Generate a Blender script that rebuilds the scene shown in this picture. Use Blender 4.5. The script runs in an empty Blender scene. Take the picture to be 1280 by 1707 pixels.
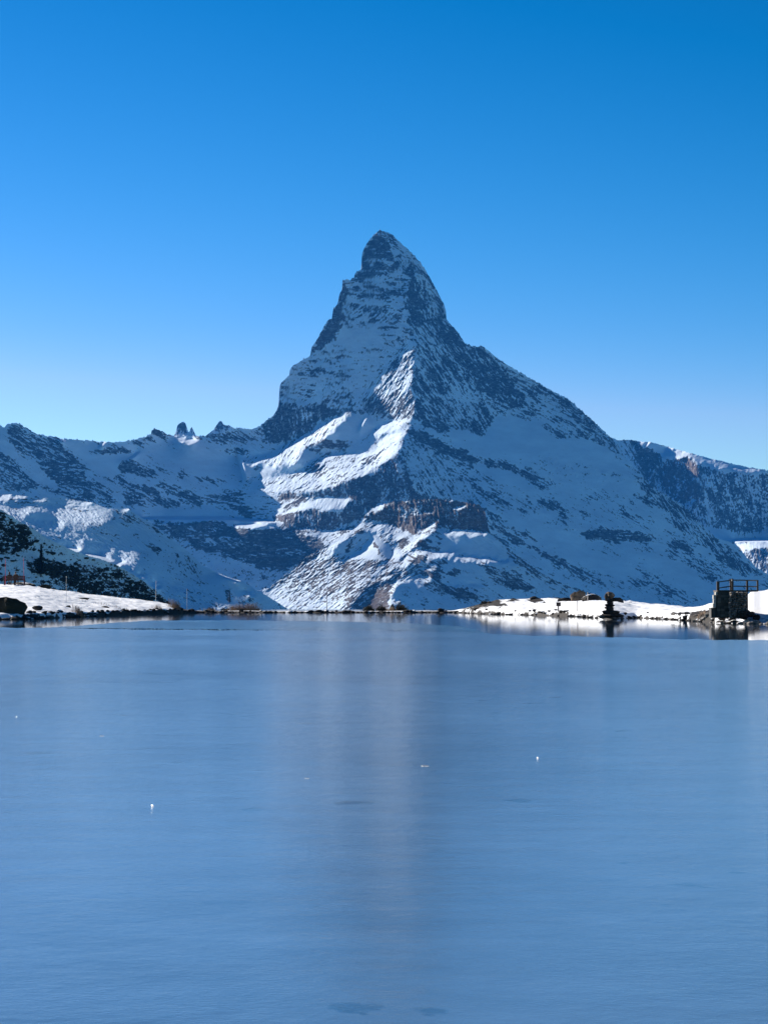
import bpy, bmesh, math, random
import numpy as np
from mathutils import Vector, Matrix, Quaternion

random.seed(7)
C = bpy.context.scene.collection
F = 3790.0                       # focal length in photo pixels
PITCH = math.atan(146.5 / F)
CAMZ = 1.4

# ------------------------------------------------------------------ camera, sky, sun, exposure
cam_data = bpy.data.cameras.new('camera')
cam = bpy.data.objects.new('camera', cam_data)
C.objects.link(cam)
cam.location = (0, 0, CAMZ)
cam.rotation_euler = (math.pi / 2 + PITCH, 0, 0)
cam_data.sensor_fit = 'VERTICAL'
cam_data.sensor_height = 36.0
cam_data.lens = 36.0 * F / 1707.0
cam_data.clip_start = 0.1
cam_data.clip_end = 60000
bpy.context.scene.camera = cam

DEBUG = False
HAZE = 1.6e-5
SUN_EL = math.radians(25.0)
SUN_AZ = math.radians(50.0)      # degrees left of the view direction, ahead of the camera
SDIR = Vector((-math.sin(SUN_AZ) * math.cos(SUN_EL), math.cos(SUN_AZ) * math.cos(SUN_EL), math.sin(SUN_EL)))

SKY_K, SKY_G = 0.428, 1.7       # steeper fall-off of the blue towards the zenith, as in the photograph
world = bpy.data.worlds.new('World')
bpy.context.scene.world = world
world.use_nodes = True
wn = world.node_tree
for n in list(wn.nodes):
    wn.nodes.remove(n)
w_out = wn.nodes.new('ShaderNodeOutputWorld')
w_bg = wn.nodes.new('ShaderNodeBackground')
w_sky = wn.nodes.new('ShaderNodeTexSky')
w_sky.sky_type = 'NISHITA'
w_sky.sun_disc = False
w_sky.sun_elevation = SUN_EL
w_sky.sun_rotation = -SUN_AZ
w_sky.altitude = 2500
w_sky.air_density = 1.0
w_sky.dust_density = 0.3
w_sky.ozone_density = 3.0
w_hs = wn.nodes.new('ShaderNodeHueSaturation')
w_hs.inputs['Saturation'].default_value = 1.14
w_hs.inputs['Hue'].default_value = 0.5
wn.links.new(w_sky.outputs['Color'], w_hs.inputs['Color'])
w_mul = wn.nodes.new('ShaderNodeVectorMath'); w_mul.operation = 'SCALE'; w_mul.inputs['Scale'].default_value = SKY_K
w_gam = wn.nodes.new('ShaderNodeGamma'); w_gam.inputs['Gamma'].default_value = SKY_G
wn.links.new(w_hs.outputs['Color'], w_mul.inputs[0])
w_tint = wn.nodes.new('ShaderNodeVectorMath'); w_tint.operation = 'MULTIPLY'; w_tint.inputs[1].default_value = (0.9, 1.10, 1.0)
wn.links.new(w_mul.outputs['Vector'], w_tint.inputs[0])
wn.links.new(w_tint.outputs['Vector'], w_gam.inputs['Color'])
# the red falls off faster than the rest away from the sunny horizon
w_sep = wn.nodes.new('ShaderNodeSeparateColor'); w_sg = wn.nodes.new('ShaderNodeSeparateColor'); w_cmb = wn.nodes.new('ShaderNodeCombineColor')
w_pow = wn.nodes.new('ShaderNodeMath'); w_pow.operation = 'POWER'; w_pow.inputs[1].default_value = 2.9
w_pk = wn.nodes.new('ShaderNodeMath'); w_pk.operation = 'MULTIPLY'; w_pk.inputs[1].default_value = 1.9
w_gk = wn.nodes.new('ShaderNodeMath'); w_gk.operation = 'MULTIPLY'; w_gk.inputs[1].default_value = 0.56
w_min = wn.nodes.new('ShaderNodeMath'); w_min.operation = 'MINIMUM'
wn.links.new(w_tint.outputs['Vector'], w_sep.inputs[0]); wn.links.new(w_gam.outputs['Color'], w_sg.inputs[0])
wn.links.new(w_sep.outputs[0], w_pow.inputs[0]); w_sb = wn.nodes.new('ShaderNodeMath'); w_sb.operation = 'SUBTRACT'; w_sb.use_clamp = False; w_sb.inputs[1].default_value = 0.08
w_mx = wn.nodes.new('ShaderNodeMath'); w_mx.operation = 'MAXIMUM'; w_mx.inputs[1].default_value = 0.0
wn.links.new(w_pow.outputs[0], w_sb.inputs[0]); wn.links.new(w_sb.outputs[0], w_mx.inputs[0]); wn.links.new(w_mx.outputs[0], w_pk.inputs[0])
wn.links.new(w_sg.outputs[1], w_gk.inputs[0])
wn.links.new(w_pk.outputs[0], w_min.inputs[0]); wn.links.new(w_gk.outputs[0], w_min.inputs[1])
wn.links.new(w_min.outputs[0], w_cmb.inputs[0]); wn.links.new(w_sg.outputs[1], w_cmb.inputs[1]); wn.links.new(w_sg.outputs[2], w_cmb.inputs[2])
wn.links.new(w_cmb.outputs[0], w_bg.inputs['Color'])
w_bg.inputs['Strength'].default_value = 0.0725
wn.links.new(w_bg.outputs['Background'], w_out.inputs['Surface'])

sun_data = bpy.data.lights.new('sun', 'SUN')
sun_data.energy = 5.0
sun_data.angle = math.radians(0.5)
sun_data.color = (1.0, 0.93, 0.84)
sun = bpy.data.objects.new('sun', sun_data)
C.objects.link(sun)
sun.rotation_euler = SDIR.to_track_quat('Z', 'Y').to_euler()

cy = bpy.context.scene.cycles
cy.max_bounces = 6; cy.diffuse_bounces = 2; cy.glossy_bounces = 3; cy.volume_bounces = 0
vs = bpy.context.scene.view_settings
vs.view_transform = 'Standard'
vs.look = 'None'
vs.exposure = 0.94
vs.gamma = 1.0
vs.use_curve_mapping = False

# ------------------------------------------------------------------ helpers
def tag(o, label=None, cat=None, group=None, kind=None):
    if label: o['label'] = label
    if cat: o['category'] = cat
    if group: o['group'] = group
    if kind: o['kind'] = kind
    return o

def ray(px, py):
    """direction through a photo pixel, scaled to one metre of depth"""
    u = (np.asarray(px, float) - 640.0) / F
    v = (853.5 - np.asarray(py, float)) / F
    cp, sp = math.cos(PITCH), math.sin(PITCH)
    Y = cp - sp * v
    Z = sp + cp * v
    return u / Y, Z / Y

def at(px, py, D):
    a, b = ray(px, py)
    return Vector((float(a) * D, D, CAMZ + float(b) * D))

def new_mat(name):
    m = bpy.data.materials.new(name)
    m.use_nodes = True
    nt = m.node_tree
    b = nt.nodes['Principled BSDF']
    return m, nt, b

def mesh_obj(name, verts, faces, mat=None, parent=None, smooth=False):
    me = bpy.data.meshes.new(name)
    verts = np.asarray(verts, np.float32)
    faces = np.asarray(faces, np.int32)
    k = faces.shape[1]
    me.vertices.add(len(verts)); me.vertices.foreach_set('co', verts.ravel())
    me.loops.add(faces.size); me.loops.foreach_set('vertex_index', faces.ravel())
    me.polygons.add(len(faces))
    me.polygons.foreach_set('loop_start', np.arange(0, faces.size, k, dtype=np.int32))
    me.polygons.foreach_set('use_smooth', np.full(len(faces), smooth, dtype=bool))
    me.update(calc_edges=True)
    if mat: me.materials.append(mat)
    o = bpy.data.objects.new(name, me)
    C.objects.link(o)
    if parent: o.parent = parent
    return o

def bm_obj(name, bm, mat=None, parent=None, smooth=False):
    me = bpy.data.meshes.new(name)
    bm.normal_update()
    bm.to_mesh(me); bm.free()
    if smooth:
        for p in me.polygons: p.use_smooth = True
    if mat: me.materials.append(mat)
    o = bpy.data.objects.new(name, me)
    C.objects.link(o)
    if parent: o.parent = parent
    return o

def empty(name, loc, rz=0.0):
    o = bpy.data.objects.new(name, None)
    C.objects.link(o)
    o.location = loc; o.rotation_euler = (0, 0, rz)
    return o

def add_attr(o, name, arr):
    a = o.data.attributes.new(name, 'FLOAT', 'POINT')
    a.data.foreach_set('value', np.asarray(arr, np.float32).ravel())

rng = np.random.default_rng(11)

def gauss_field(h, w, beta=2.6, angle=0.0, stretch=1.0, lo=400.0, hi=1.5, seed=0):
    """Gaussian noise with a power-law spectrum, stretched along `angle` (degrees, picture plane, 0 = to the right,
    90 = down). Unit variance."""
    r = np.random.default_rng(seed)
    H, W = 1 << int(math.ceil(math.log2(h))), 1 << int(math.ceil(math.log2(w)))
    f = np.fft.rfft2(r.standard_normal((H, W)))
    ky = np.fft.fftfreq(H)[:, None]; kx = np.fft.rfftfreq(W)[None, :]
    t = math.radians(angle)
    ka = (kx * math.cos(t) + ky * math.sin(t)) * math.sqrt(stretch)
    kb = (-kx * math.sin(t) + ky * math.cos(t)) / math.sqrt(stretch)
    k = np.sqrt(ka * ka + kb * kb)
    amp = (k + 1.0 / lo) ** (-beta / 2) * np.exp(-(k * hi) ** 2)
    amp[0, 0] = 0
    n = np.fft.irfft2(f * amp, s=(H, W))[:h, :w]
    return (n - n.mean()) / n.std()

def blur(a, s):
    if s <= 0: return a
    h, w = a.shape
    p = int(4 * s) + 2
    b = np.pad(a, p, mode='edge')
    H, W = b.shape
    f = np.fft.rfft2(b)
    ky = np.fft.fftfreq(H)[:, None]; kx = np.fft.rfftfreq(W)[None, :]
    g = np.exp(-2 * (math.pi * s) ** 2 * (kx * kx + ky * ky))
    return np.fft.irfft2(f * g, s=(H, W))[p:p + h, p:p + w]

def inside(poly, X, Y):
    m = np.zeros(X.shape, bool)
    n = len(poly)
    for i in range(n):
        x1, y1 = poly[i]; x2, y2 = poly[(i + 1) % n]
        if y1 == y2: continue
        c = ((y1 > Y) != (y2 > Y)) & (X < (x2 - x1) * (Y - y1) / (y2 - y1) + x1)
        m ^= c
    return m

def sstep(a, b, x):
    t = np.clip((x - a) / (b - a), 0, 1)
    return t * t * (3 - 2 * t)

def bilin(a, x, y):
    h, w = a.shape
    x = np.clip(x, 0, w - 1.001); y = np.clip(y, 0, h - 1.001)
    xi = x.astype(int); yi = y.astype(int); fx = x - xi; fy = y - yi
    return (a[yi, xi] * (1 - fx) * (1 - fy) + a[yi, xi + 1] * fx * (1 - fy)
            + a[yi + 1, xi] * (1 - fx) * fy + a[yi + 1, xi + 1] * fx * fy)

def probit(p):
    p = np.clip(p, 1e-3, 1 - 1e-3)
    return 1.702 ** -1 * np.log(p / (1 - p)) * 1.0

def integrate(gx, gy, s0, lam):
    """least-squares surface with the given slopes, weakly held to s0"""
    h, w = gx.shape
    def mir(a, sx=1, sy=1):
        b = np.concatenate([a, sx * a[:, ::-1]], 1)
        return np.concatenate([b, sy * b[::-1]], 0)
    GX = np.fft.rfft2(mir(gx, sx=-1)); GY = np.fft.rfft2(mir(gy, sy=-1)); S = np.fft.rfft2(mir(s0))
    H, W = 2 * h, 2 * w
    ky = 2j * math.pi * np.fft.fftfreq(H)[:, None]; kx = 2j * math.pi * np.fft.rfftfreq(W)[None, :]
    den = -(kx * kx + ky * ky) + lam
    num = -(kx * GX + ky * GY) + lam * S
    return np.fft.irfft2(num / den, s=(H, W))[:h, :w]

def integrate_weighted(gx, gy, W, s0, iters=120):
    """the same on a coarse grid with a weight per place (nothing is asked of the empty sky)"""
    q = 4
    h, w = gx.shape; h4, w4 = h // q, w // q
    def ds(a): return a[:h4 * q, :w4 * q].reshape(h4, q, w4, q).mean((1, 3))
    Wd = ds(W) + 1e-3
    ax = ds(gx * W) / Wd * q; ay = ds(gy * W) / Wd * q
    wx = np.sqrt(Wd[:, 1:] * Wd[:, :-1]); wy = np.sqrt(Wd[1:] * Wd[:-1])
    bx = 0.5 * (ax[:, 1:] + ax[:, :-1]) * wx; by = 0.5 * (ay[1:] + ay[:-1]) * wy
    lam = 1e-7 * q * q
    def div(px, py):
        o = np.zeros((h4, w4))
        o[:, 1:] += px; o[:, :-1] -= px; o[1:] += py; o[:-1] -= py
        return o
    def A(s): return div((s[:, 1:] - s[:, :-1]) * wx, (s[1:] - s[:-1]) * wy) + lam * s
    b = div(bx, by)
    kx = 2 - 2 * np.cos(math.pi * np.arange(2 * w4) / w4); ky = 2 - 2 * np.cos(math.pi * np.arange(2 * h4) / h4)
    kk = (ky[:, None] + kx[None, :w4 + 1]) * 0.5 + lam
    def prec(r):
        m = np.concatenate([r, r[:, ::-1]], 1); m = np.concatenate([m, m[::-1]], 0)
        return np.fft.irfft2(np.fft.rfft2(m) / kk, s=(2 * h4, 2 * w4))[:h4, :w4]
    s = np.zeros((h4, w4)); r = b - A(s); z = prec(r); p = z.copy(); rz = (r * z).sum()
    for _ in range(iters):
        Ap = A(p); al = rz / (p * Ap).sum()
        s += al * p; r -= al * Ap
        z = prec(r); rn = (r * z).sum(); p = z + rn / rz * p; rz = rn
    s = s - (s * (Wd > .5)).sum() / (Wd > .5).sum() + s0
    Y, X = np.mgrid[0:h, 0:w]
    return bilin(s, (X - (q - 1) / 2) / q, (Y - (q - 1) / 2) / q)

# ------------------------------------------------------------------ rock and snow material of the mountains
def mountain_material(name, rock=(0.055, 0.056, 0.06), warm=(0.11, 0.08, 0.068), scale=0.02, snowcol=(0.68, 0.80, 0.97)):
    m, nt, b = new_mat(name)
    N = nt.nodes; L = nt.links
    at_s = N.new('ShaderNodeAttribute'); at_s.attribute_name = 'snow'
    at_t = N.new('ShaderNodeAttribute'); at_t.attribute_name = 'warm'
    geo = N.new('ShaderNodeTexCoord')
    mp = N.new('ShaderNodeMapping'); mp.inputs['Scale'].default_value = (scale, scale, scale * 2.2)
    L.new(geo.outputs['Object'], mp.inputs['Vector'])
    nz = N.new('ShaderNodeTexNoise'); nz.inputs['Scale'].default_value = 1.0; nz.inputs['Detail'].default_value = 8
    nz.inputs['Roughness'].default_value = 0.7
    L.new(mp.outputs['Vector'], nz.inputs['Vector'])
    dark = N.new('ShaderNodeMixRGB'); dark.blend_type = 'MULTIPLY'; dark.inputs[0].default_value = 1.0
    ramp = N.new('ShaderNodeValToRGB')
    ramp.color_ramp.elements[0].position = 0.3; ramp.color_ramp.elements[0].color = (0.55, 0.55, 0.55, 1)
    ramp.color_ramp.elements[1].position = 0.7; ramp.color_ramp.elements[1].color = (1.5, 1.5, 1.5, 1)
    L.new(nz.outputs['Fac'], ramp.inputs['Fac'])
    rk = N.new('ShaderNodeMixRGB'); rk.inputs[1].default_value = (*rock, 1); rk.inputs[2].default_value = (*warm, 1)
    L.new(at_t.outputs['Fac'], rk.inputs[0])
    L.new(rk.outputs['Color'], dark.inputs[1]); L.new(ramp.outputs['Color'], dark.inputs[2])
    # snow edge broken up by the fine noise
    ad = N.new('ShaderNodeMath'); ad.operation = 'ADD'
    sb = N.new('ShaderNodeMath'); sb.operation = 'MULTIPLY_ADD'; sb.inputs[1].default_value = 0.7; sb.inputs[2].default_value = -0.35
    L.new(nz.outputs['Fac'], sb.inputs[0]); L.new(at_s.outputs['Fac'], ad.inputs[0]); L.new(sb.outputs[0], ad.inputs[1])
    mr = N.new('ShaderNodeMapRange'); mr.interpolation_type = 'SMOOTHSTEP'
    mr.inputs['From Min'].default_value = 0.2; mr.inputs['From Max'].default_value = 0.75
    L.new(ad.outputs[0], mr.inputs['Value'])
    # uneven shade put into the snow colour by noise; thin snow lies on the rock
    n2 = N.new('ShaderNodeTexNoise'); n2.inputs['Scale'].default_value = 0.28; n2.inputs['Detail'].default_value = 9; n2.inputs['Roughness'].default_value = 0.68
    n3 = N.new('ShaderNodeTexNoise'); n3.inputs['Scale'].default_value = 2.6; n3.inputs['Detail'].default_value = 5; n3.inputs['Roughness'].default_value = 0.75
    L.new(mp.outputs['Vector'], n2.inputs['Vector']); L.new(mp.outputs['Vector'], n3.inputs['Vector'])
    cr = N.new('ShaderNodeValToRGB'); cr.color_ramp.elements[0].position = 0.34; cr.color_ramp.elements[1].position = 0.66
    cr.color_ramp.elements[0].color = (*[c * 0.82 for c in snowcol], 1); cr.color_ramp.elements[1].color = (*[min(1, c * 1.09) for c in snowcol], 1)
    L.new(n2.outputs['Fac'], cr.inputs['Fac'])
    du = N.new('ShaderNodeMapRange'); du.inputs['From Min'].default_value = 0.5; du.inputs['From Max'].default_value = 0.72; du.inputs['To Max'].default_value = 0.42
    L.new(n3.outputs['Fac'], du.inputs['Value'])
    mxx = N.new('ShaderNodeMath'); mxx.operation = 'MAXIMUM'; L.new(mr.outputs[0], mxx.inputs[0]); L.new(du.outputs[0], mxx.inputs[1])
    mix = N.new('ShaderNodeMixRGB'); L.new(cr.outputs['Color'], mix.inputs[2])
    L.new(mxx.outputs[0], mix.inputs[0]); L.new(dark.outputs['Color'], mix.inputs[1])
    L.new(mix.outputs['Color'], b.inputs['Base Color'])
    b.inputs['Roughness'].default_value = 0.85
    b.inputs['Specular IOR Level'].default_value = 0.15
    return m

# ------------------------------------------------------------------ relief of a mountain seen from the lake
# Slopes are given as gx = how fast the ground runs away to the right, gy = how fast it runs away uphill
# (1 = 45 degrees); cov = share of the ground under snow; rough = slope of the small relief; dr = grain.
GRAINS = {'iso': (0, 1.0), 'hor': (3, 5.0), 'ver': (84, 3.6), 'dr': (57, 5.0), 'dr3': (30, 5.0), 'dl': (122, 5.0), 'dl3': (146, 4.0)}

def relief(name, x0, x1, y0, y1, sky_line, regions, base, D0, lam, mat, rows, seed, edge=0.7, step=1.0, bottom=None,
           back=(60, 45), dscale=1.0, warp=3.0):
    w = int(x1 - x0) + 1; h = int(y1 - y0) + 1
    X, Y = np.meshgrid(np.arange(w) + x0, np.arange(h) + y0)
    X = X.astype(float); Y = Y.astype(float)
    wx = gauss_field(h, w, 2.4, lo=25, hi=1.5, seed=seed + 1) * warp + gauss_field(h, w, 1.0, lo=5, hi=1.0, seed=seed + 3) * 0.5
    wy = gauss_field(h, w, 2.4, lo=25, hi=1.5, seed=seed + 2) * warp * 0.7 + gauss_field(h, w, 1.0, lo=5, hi=1.0, seed=seed + 4) * 0.5
    keys = ['gx', 'gy', 'cov', 'rough', 'warm', 'w']
    base = dict(base, w=1.0)
    fld = {k: np.full((h, w), float(base[k])) for k in keys}
    grains = list(GRAINS)
    gi = np.full((h, w), grains.index(base.get('dr', 'iso')))
    for r in regions:
        poly = r['p']
        xs = [p[0] for p in poly]; ys = [p[1] for p in poly]
        pad = 14
        a0 = max(0, int(min(xs) - x0 - pad)); a1 = min(w, int(max(xs) - x0 + pad))
        b0 = max(0, int(min(ys) - y0 - pad)); b1 = min(h, int(max(ys) - y0 + pad))
        if a1 <= a0 or b1 <= b0: continue
        sl = (slice(b0, b1), slice(a0, a1))
        small = min(max(xs) - min(xs), max(ys) - min(ys))
        wf = min(1.0, small / 22.0) * r.get('warp', 1.0)
        m = inside(poly, X[sl] + wx[sl] * wf, Y[sl] + wy[sl] * wf).astype(float)
        s = r.get('soft', 1.2)
        m = blur(m, s)
        k2 = r.get('k', 1.0)
        for k in keys:
            if k in r:
                fld[k][sl] = fld[k][sl] * (1 - m * k2) + r[k] * m * k2
        if 'w' not in r and 'gx' in r:
            fld['w'][sl] = fld['w'][sl] * (1 - m) + 4.0 * m
        if 'dr' in r:
            g = gi[sl]; g[m > 0.5] = grains.index(r['dr']); gi[sl] = g
    cov, rough, warm = fld['cov'], fld['rough'], fld['warm']
    hgt = np.zeros((h, w)); patt = np.zeros((h, w))
    for i, g in enumerate(grains):
        sel = (gi == i)
        if not sel.any(): continue
        a, st = GRAINS[g]
        n = gauss_field(h, w, 3.1, a, st, lo=60, hi=1.0, seed=seed + 20 + i)
        rid = -np.abs(gauss_field(h, w, 2.9, a, st, lo=26, hi=1.0, seed=seed + 40 + i)) + 0.8
        q = n * 0.6 + rid * 0.8
        dy, dx = np.gradient(q)
        q = q / math.sqrt((dy * dy + dx * dx).mean())
        wgt = blur(sel.astype(float), 1.5)
        hgt += q * wgt
        pt = (gauss_field(h, w, 2.2, a, st * 1.3, lo=40, hi=0.7, seed=seed + 60 + i) * 0.8 + gauss_field(h, w, 1.2, a * .6, 1.6, lo=8, hi=0.5, seed=seed + 80 + i) * 0.5
              + gauss_field(h, w, 2.6, a, 1.5, lo=120, hi=6, seed=seed + 90 + i) * 0.5)
        patt += pt * wgt
    # small relief rides on the roughness of each place
    R = rough * dscale
    hgt = hgt * blur(R, 2.0)
    und = gauss_field(h, w, 3.4, 20, 1.6, lo=90, hi=2.5, seed=seed + 7); uy, ux = np.gradient(und)
    hgt = hgt + und * 0.10 / math.sqrt((uy * uy + ux * ux).mean()) * dscale
    fy, fx = np.gradient(hgt)
    gx = fld['gx']; gy = fld['gy']
    gx = gx + fx; gyd = gy - fy              # y runs down the picture, gy runs uphill
    # no overhangs: ground always runs away uphill
    gyd = np.where(gyd < 0.12, 0.12 + 0.1 * (gyd - 0.12), gyd)
    s0 = np.log(D0(X, Y))
    skyy = np.interp(np.arange(w) + x0, [p[0] for p in sky_line], [p[1] for p in sky_line])[None, :]
    Wt = np.where(Y < skyy - 2, 0.0, fld['w'])
    s1 = integrate_weighted(gx / F, -gyd / F, Wt, float(s0.mean()))
    S = integrate(gx / F, -gyd / F, s1, 1.5e-3)
    D = np.exp(S)
    ay, ax = np.gradient(hgt)
    gentle = -ay / (np.abs(ay).std() + 1e-6)
    fil = 0.8 - np.abs(gauss_field(h, w, 2.4, 60, 2.0, lo=30, hi=0.8, seed=seed + 71)) - 0.35 * np.abs(gauss_field(h, w, 2.0, 10, 2.0, lo=12, hi=0.7, seed=seed + 72)) + 0.25
    fil = fil * np.where(blur(cov, 1.5) < 0.5, 1.0, -1.0)     # snow-filled gullies in rock, rock ribs in snow
    score = patt * 0.7 + gentle * 0.32 + fil * 0.55
    score = score - blur(score, 60)
    score = score / score.std()
    thr = probit(1 - cov)
    snow = 0.5 + (score - thr) * 0.46
    snow = np.where(cov > 0.975, 1.5, snow)
    snow = np.where(cov < 0.02, -1, snow)
    if DEBUG:
        ay_, ax_ = np.gradient(S); rx = ax_ * F; ry = -ay_ * F
        for r in regions:
            if r.get('w'):
                m = inside(r['p'], X, Y)
                if m.sum() > 60: print(name, r['p'][0], int(m.sum()), 'gx %.2f gy %.2f  N.S %.2f' % (rx[m].mean(), ry[m].mean(), (-.694*rx[m].mean()-.583+.423*ry[m].mean())))
        # shadow march
        Dm = np.exp(S)
        np.save('/tmp/D_%s.npy' % name, Dm)
    # columns from the foot to the skyline
    xs = np.arange(x0, x1 + 1e-6, step)
    sx = [p[0] for p in sky_line]; sy = [p[1] for p in sky_line]
    top = np.interp(xs, sx, sy)
    jag = gauss_field(8, 4096, 1.5, lo=12, hi=1.0, seed=seed + 99)[3][:len(xs)]
    top = top + jag * edge
    bot = np.full(len(xs), float(y1)) if bottom is None else np.interp(xs, [p[0] for p in bottom], [p[1] for p in bottom])
    # even rows up to a smooth line under the skyline, the rest squeezed in above it
    k = 12
    pad = np.pad(top, k, mode='edge')
    low = np.max(np.stack([pad[i:i + len(top)] for i in range(2 * k + 1)]), 0) + 3
    low = blur(np.tile(low, (5, 1)), 5)[2]
    low = np.maximum(low, top + 1.0)
    r1 = int(rows * 0.84)
    t1 = np.linspace(0, 1, r1)[:, None]; t2 = np.linspace(0, 1, rows - r1 + 1)[1:, None]
    PY = np.concatenate([bot[None, :] + (low - bot)[None, :] * t1, low[None, :] + (top - low)[None, :] * t2])
    PX = np.repeat(xs[None, :], rows, 0)
    d = bilin(D, PX - x0, PY - y0)
    ra, rb = ray(PX, PY)
    VX, VY, VZ = ra * d, d.copy(), CAMZ + rb * d
    sn = bilin(snow, PX - x0, PY - y0); wm = bilin(warm, PX - x0, PY - y0)
    nb = 4
    bx, by = back
    BX = np.stack([VX[-1]] * nb); BY = np.stack([VY[-1] + bx * (k + 1) * (1 + k * 2) for k in range(nb)])
    BZ = np.stack([VZ[-1] - by * (k + 1) * (1 + k * 2) for k in range(nb)])
    BX = BX * (BY / VY[-1][None, :])
    # foot goes down below the valley floor
    FX, FY, FZ = VX[:1] * 0.97, VY[:1] * 0.97, VZ[:1] - 0.06 * VY[:1]
    VX = np.concatenate([FX, VX, BX]); VY = np.concatenate([FY, VY, BY]); VZ = np.concatenate([FZ, VZ, BZ])
    sn = np.concatenate([sn[:1], sn] + [sn[-1:]] * nb); wm = np.concatenate([wm[:1], wm] + [wm[-1:]] * nb)
    nr, ncol = VX.shape
    verts = np.stack([VX, VY, VZ], -1).reshape(-1, 3)
    idx = np.arange(nr * ncol).reshape(nr, ncol)
    faces = np.stack([idx[:-1, :-1], idx[:-1, 1:], idx[1:, 1:], idx[1:, :-1]], -1).reshape(-1, 4)
    o = mesh_obj(name, verts, faces, mat)
    add_attr(o, 'snow', sn); add_attr(o, 'warm', wm)
    tag(o, kind='structure')
    print(name, 'depth', round(float(D.min())), round(float(D.max())), 'rows', nr, 'cols', ncol)
    return o, D, (x0, y0)

def P(s):
    return [tuple(float(v) for v in q.split(',')) for q in s.split()]

LIT = dict(gx=-1.5, gy=2.6)
def R(pts, **k):
    k['p'] = P(pts); return k
def lit(pts, **k):
    d = dict(gx=-1.6, gy=2.7, cov=0.97, rough=0.35, soft=1.0, w=10); d.update(k); d['p'] = P(pts); return d

SKYLINE = P('-140,700 -60,712 -20,704 0,708 8,712 14,706 25,705 34,706 48,716 60,723 90,728 110,732 130,734 150,734 168,737 190,737 205,736 '
  '225,733 240,729 252,724 253.5,716 258,714 268,717 280,724 292,728 310,727 325,727 345,726 352,724 370,722 392,714 400,713 412,715 425,714 436,707 '
  '446,700 455,694 461,684 464,676 465,665 465.6,650 467,642 474,633 482,626 483,618 488,610 500,603 517,593 520,578 528,566 533,558 540,545 545,536 '
  '553,530 556,515 562,508 566,492 570,482 571,468 578,465 584,467 590,462 592,455 598,452 602,449 603,430 604,420 610,408 620,395 626,388 633,384 '
  '642,387 652,389 662,399 670,407 678,413 688,424 700,436 708,448 716,462 728,485 740,508 743,516 744,532 748,538 755,545 765,556 773,570 '
  '782,575 790,578 796,579 800,576 806,578 815,586 830,598 850,611 880,628 900,640 920,652 945,664 960,677 985,698 1000,713 1020,732 1030,742 '
  '1036,755 1050,770 1068,790 1085,810 1110,825 1140,845 1165,870 1190,895 1228,908 1236,920 1260,945 1290,965 1340,990 1400,1008')

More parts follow.
